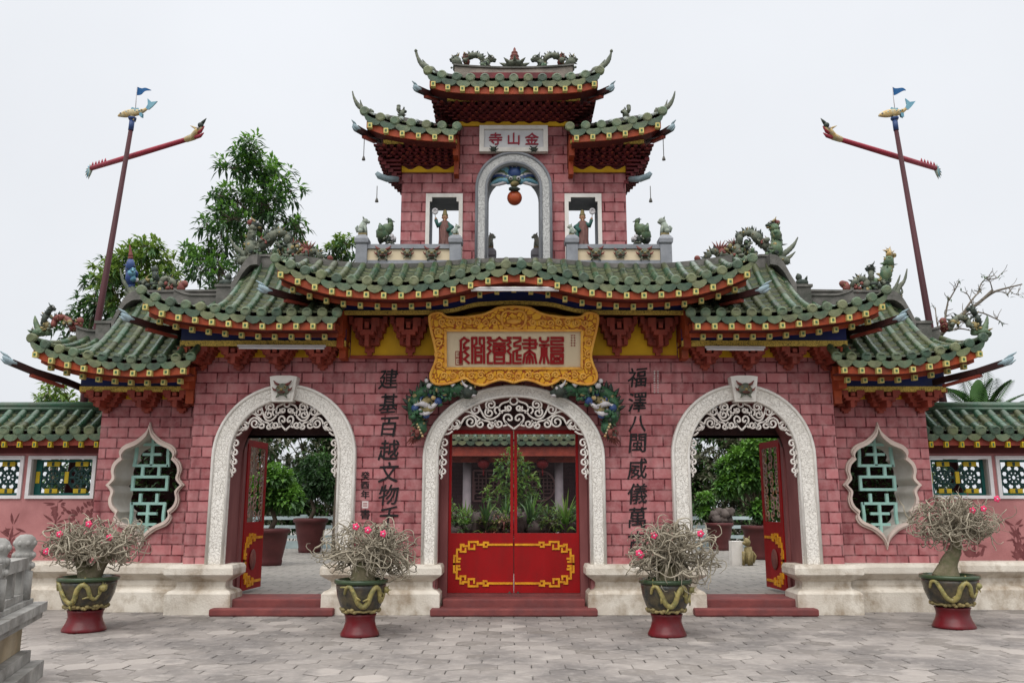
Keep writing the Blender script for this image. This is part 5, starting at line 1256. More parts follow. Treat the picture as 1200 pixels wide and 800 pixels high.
    for (xc, zc, n, r) in ((6.62,1.30,34,.22),(6.48,1.45,18,.13),(6.75,1.12,14,.10),(7.0,1.42,8,.06)):
        for q in range(n):
            a = rr.uniform(0,2*pi); u = r*sqrt(rr.random()); blot(xc+u*cos(a), zc+u*sin(a)*.7, rr.uniform(.05,.12), a+rr.uniform(-.6,.6), rr.uniform(.03,.055))
    if s < 0 or s > 0: mb.build('mural', 'mural_ink', t)
    plinth(s*6.43, s*12.5, .42, Yw-.003, 'plinth', t)
    mb = MB(); mb.box(s*6.264, s*12.5, Yw-.05, Yw+.40, 2.30, 2.5); mb.build('cornice', 'dark_red_wood', t)
    ew = lambda x: W(60,516,.45)[1]; rw = lambda x: W(60,480,1.0)[1]
    a, b = (6.27, 12.5) if s > 0 else (-12.5, -6.27)
    m1 = roof_mesh(a, b, ew, .45, rw, 1.0, sag=.03, rb=.06); m2 = roof_mesh(a, b, ew, .45, rw, 1.0, mirror=1.0, sag=.03, rb=.06)
    o_ = len(m1.v); m1.v += m2.v; m1.f += [[i+o_ for i in f] for f in m2.f]; m1.m += m2.m; m1.s += m2.s
    m1.build('roof', ['wing_tile','tile_end','dark_red_wood','pan_tile','moss_tile','tile_end_olive','tile_end_dark'], t)
    mb = MB(); zr = rw(0)
    mb.box(a, b, .93, 1.07, zr-.05, zr+.03); mb.tube([(a,1.0,zr+.06),(b,1.0,zr+.06)], .065, 8); mb.tube([(a,.93,zr+.0),(b,.93,zr+.0)], .035, 6)
    mb.build('roof_ridge', 'wing_tile', t)
    mb = MB(); mb.box(a, b, .50, .53, ew(0)-.07, ew(0)+.05, 0); mb.box(a, b, .53, Yw-.052, ew(0)+.0, ew(0)+.02, 0)
    eb = mb.build('eave_board', ['bracket_red'], t)
    n = int(6.2/.235)
    for i in range(n):
        x = s*(6.36+.235*i); mb = MB(); mb.box(x-.028, x+.028, .45, .52, ew(0)-.10, ew(0)-.015); mb.box(x-.012, x+.012, .446, .45, ew(0)-.085, ew(0)-.035, 1); mb.build('rafter_end', ['panel_yellow','rafter_green'], eb)

# ------------------------------------------------------------------ flagpoles
def flagpole(f, label):
    s = 1 if f else -1
    def X(v): return s*v
    bx, tx, Y0 = 7.36, 6.76, 1.5
    t = thing('flagpole', label, 'flagpole', (X(bx),Y0,.2), 'red masts behind the gate')
    top = 8.0
    mb = MB(); mb.tube([(X(bx),Y0,.2),(X((bx+tx)/2),Y0,(top+.2)/2),(X(tx),Y0,top)], [.075,.058,.038], 10); mb.build('pole', 'pole_maroon', t)
    mb = MB(); mb.tube([(X(tx),Y0,top),(X(tx)-s*.008,Y0,top+.2)], .045, 10); mb.lathe((X(tx)-s*.008,Y0,top+.19), [(.05,0),(.07,.03),(.07,.05),(.02,.07)], 10); mb.build('pole_cap', 'deep_blue', t)
    # boom with a dragon head and tail
    A = Vector((X(7.78),2.25,7.62)); B_ = Vector((X(5.52),.97,7.62)); B_.z = A.z = 7.60
    mb = MB(); mb.tube([A, A.lerp(B_,.5), B_], [.045,.05,.042], 8)
    for k in range(5): q = A.lerp(B_, .01+.035*k); mb.cone(q+Vector((0,0,.03)), q+Vector((0,0,.12)), .025)
    bm = mb.build('boom', 'boom_red', t)
    d = (B_-A).normalized()
    mb = MB(); mb.tube([B_-d*.05, B_+d*.12+Vector((0,0,.01)), B_+d*.22+Vector((0,0,.09)), B_+d*.34+Vector((0,0,.13))], [.05,.06,.055,.03], 8)
    for q in (.05,-.03): mb.tube([B_+d*.18+Vector((0,0,q+.02)), B_+d*.30+Vector((0,0,.02+q)), B_+d*.38+Vector((0,0,.07+q*1.5))], [.035,.03,.008], 6, 1)
    mb.ell(B_+d*.30+Vector((0,-.02,.17)), .05, 2); mb.ell(B_+d*.25+Vector((0,-.06,.12)), .022, 3); mb.cone(B_+d*.2+Vector((0,0,.14)), B_+d*.02+Vector((0,0,.24)), .025, 0); mb.cone(B_+d*.28+Vector((0,0,.18)), B_+d*.42+Vector((0,0,.28)), .04, 2)
    mb.build('dragon_head', ['carp_gold','boom_red','dragon_dark','cloud_white'], bm)
    mb = MB()
    for k in range(7): a = -1.2+.4*k; mb.cone(A, A-d*.18*cos(a)+Vector((0,0,.16*sin(a)-.05)), .035, k % 2)
    mb.build('dragon_tail', ['pale_statue','sky_blue'], bm)
    # golden carp
    c = Vector((X(tx)-s*.02, Y0, top+.31)); fish = MB()
    e = -s if not f else 1   # nose direction in x: left pole's carp faces left, right pole's carp faces left as well
    hx = -1
    K = .68; hx = -K
    body = [(hx*.40,-.06*K,.012),(hx*.33,-.03*K,.04),(hx*.2,.0,.066),(hx*.03,.03*K,.07),(-hx*.14,.05*K,.055),(-hx*.27,.10*K,.034),(-hx*.33,.15*K,.027)]
    fish.tube([(c.x+x, c.y, c.z+z) for x, z, r in catmull(body,4)], [max(q[2],.01) for q in catmull(body,4)], 10, 0, True, .7)
    cr_ = MB()
    fish.ell((c.x+hx*.31, c.y-.03, c.z+.0), .018, 2); fish.ell((c.x+hx*.31, c.y-.042, c.z+.0), .01, 3)
    for q in range(9): fish.ell((c.x+hx*(.22-.055*q), c.y-.022, c.z+.01+.012*(q % 3)+.004*q), (.022,.03,.02), 1 if q % 2 else 0, 6, 5)
    fb = fish.build('carp', ['carp_gold','sky_blue','cloud_white','dragon_dark'], t)
    mb = MB()
    tail = [(0,0),(.06,.13),(.04,.30),(.15,.20),(.30,.22),(.19,.08),(.10,-.01)]
    mb.plate([(c.x-hx*(.30+x), c.z+.09+z*K) for x, z in tail], (), c.y-.012, c.y+.012, 0)
    mb.build('tail', 'sky_blue', fb); mb = MB()
    mb.plate([(c.x+hx*(.1-x), c.z+.06+z*K) for x, z in ((0,0),(.05,.10),(.14,.07),(.22,.08),(.25,-.02))], (), c.y-.008, c.y+.008, 0)
    mb.build('back_fin', 'sky_blue', fb); mb = MB()
    for q in (-.035,.035):
        mb = MB(); mb.plate([(c.x+hx*(.05-x), c.z-.03-z*K) for x, z in ((0,0),(.03,.12),(.10,.16),(.12,.04))], (), c.y+q-.006, c.y+q+.006, 0); mb.build('fin', 'dragon_ochre', fb); mb = MB(); mb.plate([(c.x-hx*(.16+x), c.z+.02-z*K) for x, z in ((0,0),(.02,.10),(.09,.13),(.09,.02))], (), c.y+q*.7-.005, c.y+q*.7+.005, 0); mb.build('fin', 'sky_blue', fb)
    mb = MB(); mb.tube([(c.x+.03,c.y,c.z+.10),(c.x+.02,c.y,c.z+.52)], .007, 5); st = mb.build('flag_stick', 'cloud_white', t)
    mb = MB(); n = 8; vs = []
    for i in range(n+1):
        u = i/n; yy = c.y+.03*sin(u*7); vs += [(c.x+.03+.24*u, yy, c.z+.52-.05*u), (c.x+.03+.24*u, yy, c.z+.36+.10*u)]
    mb.add(vs, [(2*i,2*i+1,2*i+3,2*i+2) for i in range(n)]); mb.add([(a, b+.006, z) for a, b, z in vs], [(2*i,2*i+2,2*i+3,2*i+1) for i in range(n)]); mb.build('pennant', 'flag_blue', st)
flagpole(False, 'tall maroon mast with a golden carp and red boom rising behind the left roofs')
flagpole(True, 'tall maroon mast with a golden carp and red boom rising behind the right roofs')

def rv(rr):
    while True:
        v = Vector((rr.uniform(-1,1), rr.uniform(-1,1), rr.uniform(-1,1)))
        if .01 < v.length < 1: return v
# ------------------------------------------------------------------ glazed pots with tangled bonsai
def bonsai(px, py, label, crown, trunks, seed, flowers, relief):
    KR = .80 if 300 < px < 900 else .90; KH = 1.04
    """crown: (dx, dz, rx, ry, rz) of the twig cushion in metres from the soil centre"""
    rr = random.Random(seed); D_ = CAMH/math.tan(math.atan((py-400)/FPX)-PITCH)
    x = CAMX+(px-600)/FPX*sqrt(D_**2+CAMH**2)*cos(math.atan((py-400)/FPX)); x = CAMX+(x-CAMX)*(D_+.24)/D_; y = D_-CAMD+.24; kk = (D_+.2)/10.9*1.0
    def PR(l): return [(a*KR, b*KH) for a, b in l]
    t = thing('potted_bonsai', label, 'potted plant', (x,y,0), 'bonsai in glazed dragon pots before the gate')
    mb = MB(); mb.lathe((x,y,0), [(a*KR, b*KH) for a, b in ((.28,0),(.285,.02),(.27,.045),(.235,.10),(.215,.16),(.225,.215),(.24,.24),(.2,.245))], 32); mb.build('pot_stand', 'pot_red', t)
    mb = MB(); mb.lathe((x,y,0), PR([(.20,.246),(.245,.26),(.30,.33),(.345,.43),(.365,.52),(.37,.575)]), 32); pot = mb.build('pot', 'pot_glaze', t)
    mb = MB(); mb.lathe((x,y,0), PR([(.36,.57),(.395,.578),(.40,.60),(.39,.618),(.35,.622),(.335,.60),(.30,.585)]), 32, caps=False); mb.build('rim', 'pot_rim', pot)
    prof0 = pchip([(.25,.245),(.33,.30),(.43,.345),(.52,.365),(.58,.37)]); prof = lambda z: prof0(z/KH)*KR
    mb = MB(); ph = relief
    pts = []; rs = []
    for i, (a_, z) in enumerate(catmull([(-1.0,.47),(-.9,.54),(-.72,.55),(-.56,.46),(-.42,.37),(-.2,.335),(-.02,.38),(.08,.48),(.24,.545),(.42,.51),(.54,.41),(.72,.38),(.86,.44),(.92,.50)], 4)):
        a = -pi/2+ph+a_*1.05; z *= KH; r = prof(z)+.002; pts.append((x+r*cos(a), y+r*sin(a), z)); rs.append(.029*(.35+.75*sin(pi*min(1,.04+i/52))**.7))
    mb.tube(pts, rs, 8); e = Vector(pts[-1]); mb.ell(e, (.055,.05,.045), 0, 8, 6, None, .4)
    for k in range(5): 
        a = rr.uniform(0,6.28); mb.cone(e, e+Vector((.08*cos(a),-.02,.08*sin(a))), .015)
    for i in range(5, len(pts)-3, 7): 
        q = Vector(pts[i]); a = rr.uniform(0,6.28); n_ = Vector((q.x-x,q.y-y,0)).normalized(); tt = Vector((-n_.y,n_.x,0))
        w_ = q+n_*.004+tt*.09*cos(a)+Vector((0,0,.09*sin(a))); mb.tube([q, (q+w_)/2+n_*.008, w_], [.016,.013,.008], 5)
    mb.build('relief', 'pot_dragon', pot); mb = MB()
    r = prof(.29); mb.tube([(x+r*cos(2*pi*i/40), y+r*sin(2*pi*i/40), .29+.006*sin(i*1.9)) for i in range(41)], .014, 6)
    for k in range(34):
        a = rr.uniform(0,6.28); z = rr.uniform(.28,.31); r = prof(z); mb.ell((x+r*cos(a), y+r*sin(a), z), (.03,.03,.022), 0, 6, 5)
    mb.build('wave_band', 'dragon_ochre', pot)
    mb = MB(); mb.ell((x,y,.572), (.335*KR,.335*KR,.05), 0, 20, 8, None, .15); mb.build('soil', 'moss', pot)
    zs = .60
    mb = MB()
    for tr in trunks:
        mb.tube([(x+a, y+b, zs+c) for a, b, c, r in catmull(tr, 5)], [max(.01,q[3]) for q in catmull(tr, 5)], 10)
    for k in range(6):
        a = 2*pi*k/6+seed; mb.tube([(x+trunks[0][0][0]+.03*cos(a),y+trunks[0][0][1]+.03*sin(a),zs+.03),(x+trunks[0][0][0]+.12*cos(a),y+trunks[0][0][1]+.12*sin(a),zs-.0)],[.04,.015],6)
    mb.build('trunk', 'bonsai_trunk', t)
    cx, cz, rx, ry, rz = crown; cz -= .05; cc = Vector((x+cx, y, zs+cz))
    mb = MB(); tips = []
    ends = [Vector((x+tr[-1][0], y+tr[-1][1], zs+tr[-1][2])) for tr in trunks if tr[-1][2] > .2]
    def walk(st, d, n, r0, curl, m, leash=.9):
        p_ = st.copy(); pts = [p_.copy()]
        for i in range(n):
            v = p_-cc; q = (v.x/rx)**2+(v.y/ry)**2+(v.z/rz)**2
            d = d+Vector((rr.gauss(0,curl), rr.gauss(0,curl), rr.gauss(0,curl*.9)))
            if q > leash: d -= Vector((v.x/rx**2, v.y/ry**2, v.z/rz**2)).normalized()*.55
            d.normalize(); p_ = p_+d*.045; pts.append(p_.copy())
        mb.tube(pts, [r0*(1-.72*i/n) for i in range(n+1)], 5, m)
        return pts
    for k in range(64):
        st = Vector(rr.choice(ends)); tg = cc+Vector((rr.uniform(-1,1)*rx, rr.uniform(-1,1)*ry, rr.uniform(-.5,1)*rz))
        L_ = (tg-st).length; r0 = rr.uniform(.012,.021)
        pts = walk(st, (tg-st).normalized(), max(5, int(L_/.045)), r0, .20, 0 if k % 3 else 1)
        for b in range(5):
            i = rr.randint(len(pts)//3, len(pts)-1); d = rv(rr)+(pts[i]-cc).normalized()*.45
            q = walk(pts[i], d.normalized(), rr.randint(6,13), r0*rr.uniform(.5,.75), .30, rr.choice((0,0,1)), .95 if b else 1.5)
    mb.build('twigs', ['twig','twig_dark'], t)
    for (fx, fz) in flowers:
        mb = MB(); c = Vector((x+fx, y-ry*.75, zs+fz))
        for k in range(5):
            a = 2*pi*k/5; pc = c+Vector((.021*cos(a), -.010, .021*sin(a))); mb.ell(pc, (.024,.011,.019), 0, 7, 5, Matrix.Rotation(-a, 3, 'Y'))
        mb.ell(c+Vector((0,-.02,0)), .012, 1, 6, 5); mb.build('flower', ['pink_petal','cloud_white'], t)
bonsai(98, 742, 'round-headed bonsai with a forked trunk in a yellow dragon pot nearest the stone railing', (.08,.50,.58,.48,.27), [[(0,0,-.02,.13),(-.06,0,.12,.09),(-.14,0,.26,.06),(-.18,0,.36,.04)],[(.03,0,.0,.11),(.12,0,.16,.075),(.22,0,.30,.05)]], 4, [(.38,.52),(-.22,.56),(-.36,.36),(.12,.68)], .0)
bonsai(421.5, 748, 'wide spiky bonsai on a stout trunk in a dark pot left of the middle doors', (.06,.40,.62,.5,.30), [[(.02,0,-.02,.16),(.0,0,.10,.13),(-.05,0,.22,.08)],[(.05,0,.08,.11),(.15,.02,.26,.06)]], 9, [(.12,.62),(.30,.58),(-.02,.66)], .5)
bonsai(782, 748, 'tall rounded bonsai drooping over the right side of its dragon pot beside the right arch', (.13,.36,.53,.48,.36), [[(0,0,-.02,.13),(.02,0,.12,.10),(-.05,0,.28,.06)],[(.05,0,.08,.09),(.17,.02,.25,.05)]], 14, [(-.34,.34),(-.18,.56),(.36,.58),(-.36,.36)], .25)
bonsai(1118.5, 738, 'flat-topped bonsai with one tall leaning trunk in a dragon pot at far right', (.09,.76,.57,.48,.26), [[(-.02,0,-.02,.15),(.0,0,.16,.11),(.09,0,.32,.08),(.13,0,.46,.065),(.10,0,.58,.05)],[(-.15,0,.0,.08),(-.06,0,.12,.08)]], 19, [(.18,.84),(.32,.86),(.50,.98)], -.2)

# ------------------------------------------------------------------ carved stone railing at the lower left
rl = thing('stone_railing', 'weathered grey carved stone railing on a stained plinth at the lower left', 'railing', (-4.5,-5.2,0))
dirn = Vector((.30,-.954,0)); base0 = Vector((-4.37,-4.62,0)); nrm_ = Vector((.954,.30,0))
def RB(u0, u1, o0, o1, z0, z1, mb):
    vs = [base0+dirn*u+nrm_*o+Vector((0,0,z)) for z in (z0,z1) for u, o in ((u0,o0),(u1,o0),(u1,o1),(u0,o1))]
    mb.add(vs, [(0,1,2,3),(7,6,5,4),(0,4,5,1),(1,5,6,2),(2,6,7,3),(3,7,4,0)])
mb = MB(); RB(-.05,4.2,-1.2,.16,0,.14,mb); RB(.02,4.2,-1.2,.06,.143,.24,mb); mb.build('step', 'rail_stone', rl)
mb = MB(); RB(.06,4.2,-1.2,-.02,.243,.50,mb); mb.build('plinth', 'stained_plinth', rl)
mb = MB(); RB(-.10,4.2,-1.2,.10,.503,.56,mb); RB(-.12,4.2,-1.2,.13,.563,.64,mb); RB(-.02,4.2,-1.1,.03,.643,.68,mb); mb.build('slab', 'rail_stone', rl)
def newel(u):
    c = base0+dirn*u+nrm_*(-.06); mb = MB(); x, y = c.x, c.y
    mb.lathe((x,y,.683), [(.085,0),(.085,.24),(.065,.25),(.085,.275),(.088,.30),(.066,.325),(.066,.335),(.086,.355),(.088,.40),(.068,.42),(.075,.44),(.092,.47),(.092,.50),(.075,.535),(.045,.56),(.0,.565)], 14)
    for z in (.29,.38,.485):
        for k in range(8): a = 2*pi*k/8; mb.ell((x+.076*cos(a), y+.076*sin(a), .683+z), (.028,.028,.03), 0, 6, 5)
    mb.build('newel_post', 'rail_stone', rl)
for u in (.10, 1.02, 1.95): newel(u)
for ua, ub in ((.215,.905),(1.135,1.835),(2.06,2.8)):
    mb = MB(); RB(ua,ub,-.13,.01,.95,1.05,mb); RB(ua,ub,-.11,-.01,.683,.74,mb)
    m_ = (ua+ub)/2
    for u in (ua+.02, m_, ub-.02): RB(u-.05,u+.05,-.10,-.02,.742,.948,mb)
    mb.build('rail_panel', 'rail_stone', rl)

# ------------------------------------------------------------------ plants
def leaf(mb, p, d, L, w, m, droop=.25, up=None):
    """a folded pointed leaf from p along d"""
    d = d.normalized(); sd = d.cross(up or Vector((0,0,1)))
    if sd.length < .05: sd = d.cross(Vector((1,0,0)))
    sd.normalize(); n = sd.cross(d).normalized()
    a = p; b = p+d*L*.5+n*(-.0)*L+Vector((0,0,-droop*.12*L)); c = p+d*L+Vector((0,0,-droop*.55*L))
    mb.add([a, b+sd*w*.5+n*w*.18, c, b-sd*w*.5+n*w*.18, b], [(0,4,1),(4,2,1),(0,3,4),(4,3,2)], m)
def tree(name, label, base, trunk, clumps, leaf_len, leaf_w, mats, seed, cat='tree', group=None, per=60, droop=.6, wood='bark', shell=.35):
    """trunk: list of limbs [(x,y,z,r)...] relative to base; clumps: [(dx,dy,dz,r)] whorls of leaves hung on twigs"""
    rr = random.Random(seed); b = Vector(base); t = thing(name, label, cat, base, group)
    mb = MB()
    for lm in trunk: c = catmull(lm, 4); mb.tube([b+Vector(q[:3]) for q in c], [max(.008,q[3]) for q in c], 7)
    fol = MB(); heads = [Vector(l[-1][:3]) for l in trunk]
    for (dx, dy, dz, r) in clumps:
        c = Vector((dx,dy,dz)); near = min(heads, key=lambda h: (h-c).length)
        mb.tube([b+near, b+near.lerp(c,.5)+rv(rr)*r*.2, b+c], [.03,.02,.01], 5)
        nt_ = max(4, int(per*(r/.5)**1.6/7))
        for k in range(nt_):
            v = rv(rr); v = v.normalized()*(shell+(1-shell)*rr.random()**.6); q = c+Vector((v.x*r, v.y*r, v.z*r*.85)); 
            if k % 3 == 0: mb.tube([b+c, b+c.lerp(q,.6)+rv(rr)*.05*r, b+q], [.012,.008,.004], 4)
            tw = (v+Vector((0,0,.5))).normalized()
            for i in range(rr.randint(6,9)):
                d = (tw*.5+rv(rr)*1.0).normalized()
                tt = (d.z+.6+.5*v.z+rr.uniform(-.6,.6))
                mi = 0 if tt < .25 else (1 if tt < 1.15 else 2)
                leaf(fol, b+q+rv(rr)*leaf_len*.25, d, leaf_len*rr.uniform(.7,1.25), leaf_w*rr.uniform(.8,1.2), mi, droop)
    mb.build('trunk', wood, t); fol.build('crown', mats, t); return t
# tall tree behind the left roofs
rr = random.Random(31); Yt = 9.0; kd = (Yt+12.9)/1000
def PX(px, py, Y): q = P(px, py, Y); return q
bs = P(297, 400, Yt); bs.z = .2
cl = []
for px, py, r in ((306,166,.28),(296,170,.30),(286,180,.3),(316,176,.3),(300,184,.45),(282,196,.5),(312,190,.5),(268,205,.45),(330,205,.45),(300,215,.65),(272,226,.55),(322,228,.6),(340,214,.35),(258,222,.35),(296,245,.7),(268,250,.5),(322,248,.5),(284,268,.6),(308,272,.55),(262,278,.5),(330,262,.35),(246,262,.3),(256,300,.5),(284,300,.6),(310,300,.5),(242,320,.5),(222,296,.35),(234,300,.4),(212,288,.25),(248,338,.4),(345,258,.28),(350,275,.35),(338,290,.4),(356,292,.35),(274,330,.6),(300,330,.6)):
    q = P(px, py+max(0,270-py)*.17, Yt)-bs; cl.append((q.x, rr.uniform(-.8,.8), q.z, r))
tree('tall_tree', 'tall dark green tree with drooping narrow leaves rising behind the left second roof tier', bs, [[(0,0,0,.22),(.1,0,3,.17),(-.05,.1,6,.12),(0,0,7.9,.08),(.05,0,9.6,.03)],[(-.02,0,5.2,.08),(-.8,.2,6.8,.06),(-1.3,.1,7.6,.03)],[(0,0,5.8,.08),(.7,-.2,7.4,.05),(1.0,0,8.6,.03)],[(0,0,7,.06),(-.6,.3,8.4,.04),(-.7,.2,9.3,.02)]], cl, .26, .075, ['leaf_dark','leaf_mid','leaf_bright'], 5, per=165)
Yt = 7.0; bs = P(165, 400, Yt); bs.z = .2; cl = []
for px, py, r in ((150,282,.3),(165,292,.45),(185,290,.4),(140,300,.45),(200,300,.4),(160,312,.6),(190,318,.55),(208,325,.35),(135,325,.5),(170,335,.6),(125,342,.4),(150,352,.5),(195,345,.5)):
    q = P(162+(px-165)*.85, py+4, Yt)-bs; cl.append((q.x, rr.uniform(-.6,.6), q.z, r*.78))
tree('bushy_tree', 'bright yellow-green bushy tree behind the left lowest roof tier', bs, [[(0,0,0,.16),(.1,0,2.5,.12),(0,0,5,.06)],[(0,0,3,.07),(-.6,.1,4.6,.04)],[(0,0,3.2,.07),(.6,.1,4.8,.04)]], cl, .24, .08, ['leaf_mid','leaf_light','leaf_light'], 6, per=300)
for i, (px0, py0, Yt, lst, lab, ml) in enumerate(((102,400,8.0,((92,355,.3),(104,350,.3),(96,370,.4),(112,372,.4),(120,385,.4),(118,352,.3),(90,385,.4),(112,330,.3),(128,312,.3)),'sparse dark leafy tree peeking between the left mast and the lowest roof',['leaf_dark','leaf_mid','leaf_mid']),
        (402,420,9.0,((398,285,.3),(408,290,.3),(400,300,.35),(412,302,.3),(392,300,.25)),'small leafy treetop just left of the tower balustrade',['leaf_dark','leaf_mid','leaf_light']),
        (66,500,6.0,((50,464,.22),(66,462,.25),(82,464,.22),(58,472,.3),(76,474,.3),(92,470,.2)),'low leafy bush showing above the left side wall',['leaf_mid','leaf_light','leaf_light']))):
    bs = P(px0, py0, Yt); bs.z = .2; cl = [((P(px,py,Yt)-bs).x, rr.uniform(-.4,.4), (P(px,py,Yt)-bs).z, r) for px, py, r in lst]; hz = cl[0][2]
    tree('leafy_tree', lab, bs, [[(0,0,0,.12),(.05,0,hz*.5,.09),(0,0,hz*.85,.04)]], cl, .22, .075, ml, 40+i, per=260)
# bare plumeria branches at the right
bt = thing('bare_tree', 'bare branching tree behind the right end of the lowest roof', 'tree', (7.6,4.0,.2)); mb = MB(); rr = random.Random(12)
def br(pts, r0, r1): 
    q = [P(px, py, 4.0+dy) for px, py, dy in pts]; c = catmull([tuple(v) for v in q], 5); n = len(c); mb.tube(c, [(r0+(r1-r0)*i/(n-1)) for i in range(n)], 7)
br([(1050,640,0),(1075,500,0),(1092,420,0),(1100,395,0)], .13, .05)
br([(1098,398,0),(1108,386,-.2),(1128,368,-.2),(1148,354,0),(1163,340,.1)], .05, .025); br([(1150,352,0),(1165,342,.2),(1182,337,.2),(1198,333,.1)], .03, .012)
for pts, r in (([(1108,388,0),(1108,370,.2),(1112,348,.2)],.028), ([(1112,352,.2),(1120,338,.2),(1124,330,0)],.016), ([(1128,368,-.2),(1140,350,-.2),(1150,340,0)],.024), ([(1146,344,0),(1150,332,.1),(1158,324,0)],.016), ([(1156,328,.1),(1168,326,0),(1172,322,0)],.013), ([(1163,340,.1),(1160,330,0),(1154,325,.1)],.013), ([(1165,342,.1),(1176,342,0),(1182,348,0)],.012), ([(1128,370,0),(1148,366,.1),(1168,374,.1),(1174,378,.1)],.018), ([(1108,388,0),(1125,385,.1),(1140,388,.1)],.02), ([(1120,376,0),(1132,378,0),(1140,372,0)],.014), ([(1102,392,0),(1098,378,0),(1096,360,.1)],.018), ([(1182,337,.2),(1186,343,0),(1194,346,0)],.01), ([(1140,358,0),(1134,345,0),(1128,342,0)],.013)):
    br(pts, r, r*.45)
    for k in range(7):
        i = rr.randint(1, len(pts)-1); u = rr.random(); x0, y0 = pts[i-1][0]*(1-u)+pts[i][0]*u, pts[i-1][1]*(1-u)+pts[i][1]*u
        dx, dy = rr.uniform(-7,11), rr.uniform(-13,3); dd = pts[i][2]
        br([(x0,y0,dd),(x0+dx*.5+rr.uniform(-2,2),y0+dy*.5,dd+.05),(x0+dx,y0+dy,dd+rr.uniform(-.15,.15))], min(r*.45,.009), .004)
    for k in range(4):
        e = P(pts[-1][0]+rr.uniform(-3,3), pts[-1][1]+rr.uniform(-3,3), 4.0); leaf(mb, e, rv(rr), .10, .03, 1)
tk = mb.build('branches', ['pale_bark','leaf_dark'], bt)
# cycad fronds above the right side wall, and others in the court
def cycad(x, y, z, L, n, seed, label, mats=('leaf_dark','leaf_mid'), group=None, name='cycad', stem=.4, cat='palm'):
    rr = random.Random(seed); t = thing(name, label, cat, (x,y,z), group)
    mb = MB(); mb.tube([(x,y,z),(x,y,z+stem)], [.12,.09], 8); mb.build('stem', 'bark', t); mb = MB(); o = Vector((x,y,z+stem))
    for k in range(n):
        a = 2*pi*k/n+rr.uniform(-.3,.3); el = rr.uniform(.35,1.35); pts = []
        for i in range(13):
            u = i/12; r = L*u; pts.append(o+Vector((cos(a)*r*cos(el)*(1+.1*u), sin(a)*r*cos(el), r*sin(el)-.45*L*u*u*cos(el))))
        mb.tube(pts, [.014*(1-.7*i/12) for i in range(13)], 4, 1)
        for i in range(2, 13):
            d = (pts[i]-pts[i-1]).normalized(); sd = d.cross(Vector((0,0,1))).normalized()
            for q in (-1,1):
                for jj in (0,.5):
                    leaf(mb, pts[i]-(pts[i]-pts[i-1])*jj, (sd*q+d*.7+Vector((0,0,.15))), .30*L*sin(pi*(.15+.8*(i-jj)/13)), .045*L, rr.randint(0,1), .3)
    mb.build('fronds', list(mats), t)
q = P(1150, 480, 3.2); cycad(q.x, q.y, .2, 1.15, 15, 3, 'dark feathery cycad showing above the right side wall', stem=q.z-.5)
mb = MB(); q = P(1150, 462, 3.0); bl = thing('banana_leaf_plant', 'single broad ribbed leaf standing among the fronds above the right wall', 'plant', (q.x,q.y,.2))
pts = [(0,-.28),(.13,-.15),(.17,.05),(.13,.2),(0,.30),(-.13,.2),(-.17,.05),(-.13,-.15)]; n = 12; vs = []
for i in range(n+1):
    u = i/n; w = .17*sin(pi*min(1,.12+u*.85))**.6; z = q.z-.28+.55*u
    for c in (-1,-.5,0,.5,1): vs.append((q.x+w*c, q.y+.05*abs(c)+.04*sin(u*3), z+.02*(c % 1)))
mb.add(vs, [(i*5+k,i*5+k+1,(i+1)*5+k+1,(i+1)*5+k) for i in range(n) for k in range(4)], 0, True)
mb.tube([(q.x,q.y,.2),(q.x,q.y,q.z-.2)], .03, 6, 1); mb.build('leaf', ['leaf_mid','leaf_mid'], bl)

# ------------------------------------------------------------------ the court behind the arches
def court_pot(x, y, r, h, label, crown_lst, mats, seed, ll=.14, lw=.08, per=190, extra=None):
    t = thing('potted_tree', label, 'potted tree', (x,y,.2), 'potted trees in the courtyard')
    mb = MB(); mb.lathe((x,y,.2), [(r*.62,0),(r*.66,.03),(r*.68,h*.12),(r*.66,h*.16),(r*.72,h*.3),(r*.86,h*.65),(r*.93,h*.86),(r*1.03,h*.88),(r*1.05,h*.97),(r*.98,h),(r*.9,h*.95)], 28)
    mb.build('pot', 'brown_pot', t)
    rr = random.Random(seed); mb = MB(); z0 = .2+h*.93; zc = max(.3, min(c[2] for c in crown_lst))
    mb.ell((x,y,z0), (r*.9,r*.9,.06), 1)
    mb.tube([(x-.05,y,z0-.05),(x+.08,y,z0+zc*.35),(x-.02,y,z0+zc*.8),(x,y,z0+zc)], [.07,.055,.045,.03], 8)
    fol = MB()
    for (dx,dy,dz,cr_) in crown_lst:
        c = Vector((x+dx,y+dy,z0+dz)); mb.tube([(x,y,z0+zc*.8), c], [.03,.01], 5)
        for k in range(int(per*cr_/.4)):
            v = rv(rr).normalized()*(.45+.55*rr.random()**.5); q_ = c+Vector((v.x*cr_,v.y*cr_,v.z*cr_*.75))
            for i in range(4):
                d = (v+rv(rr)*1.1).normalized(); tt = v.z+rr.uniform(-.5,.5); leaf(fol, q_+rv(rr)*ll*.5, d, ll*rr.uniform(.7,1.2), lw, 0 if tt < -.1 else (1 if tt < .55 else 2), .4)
    mb.build('trunk', ['bark','rock'], t); fol.build('crown', mats, t)
    if extra: extra(t)
G3 = ['leaf_mid','leaf_bright','leaf_bright']
court_pot(-5.4,6.9,.40,.80,'rounded bushy tree with one orange bloom in a large brown pot behind the left arch',[(-.25,0,.75,.35),(.2,0,.8,.38),(0,.1,1.05,.4),(.4,-.1,.65,.28),(-.4,0,.95,.28),(.1,-.2,1.2,.3)],G3,3)
court_pot(-5.75,12.2,.47,.95,'dark broad tree in a brown pot farther back behind the left arch',[(-.2,0,1.0,.5),(.4,0,1.1,.5),(.1,.2,1.5,.5),(.7,0,.8,.4)],['leaf_dark','leaf_dark','leaf_mid'],4)
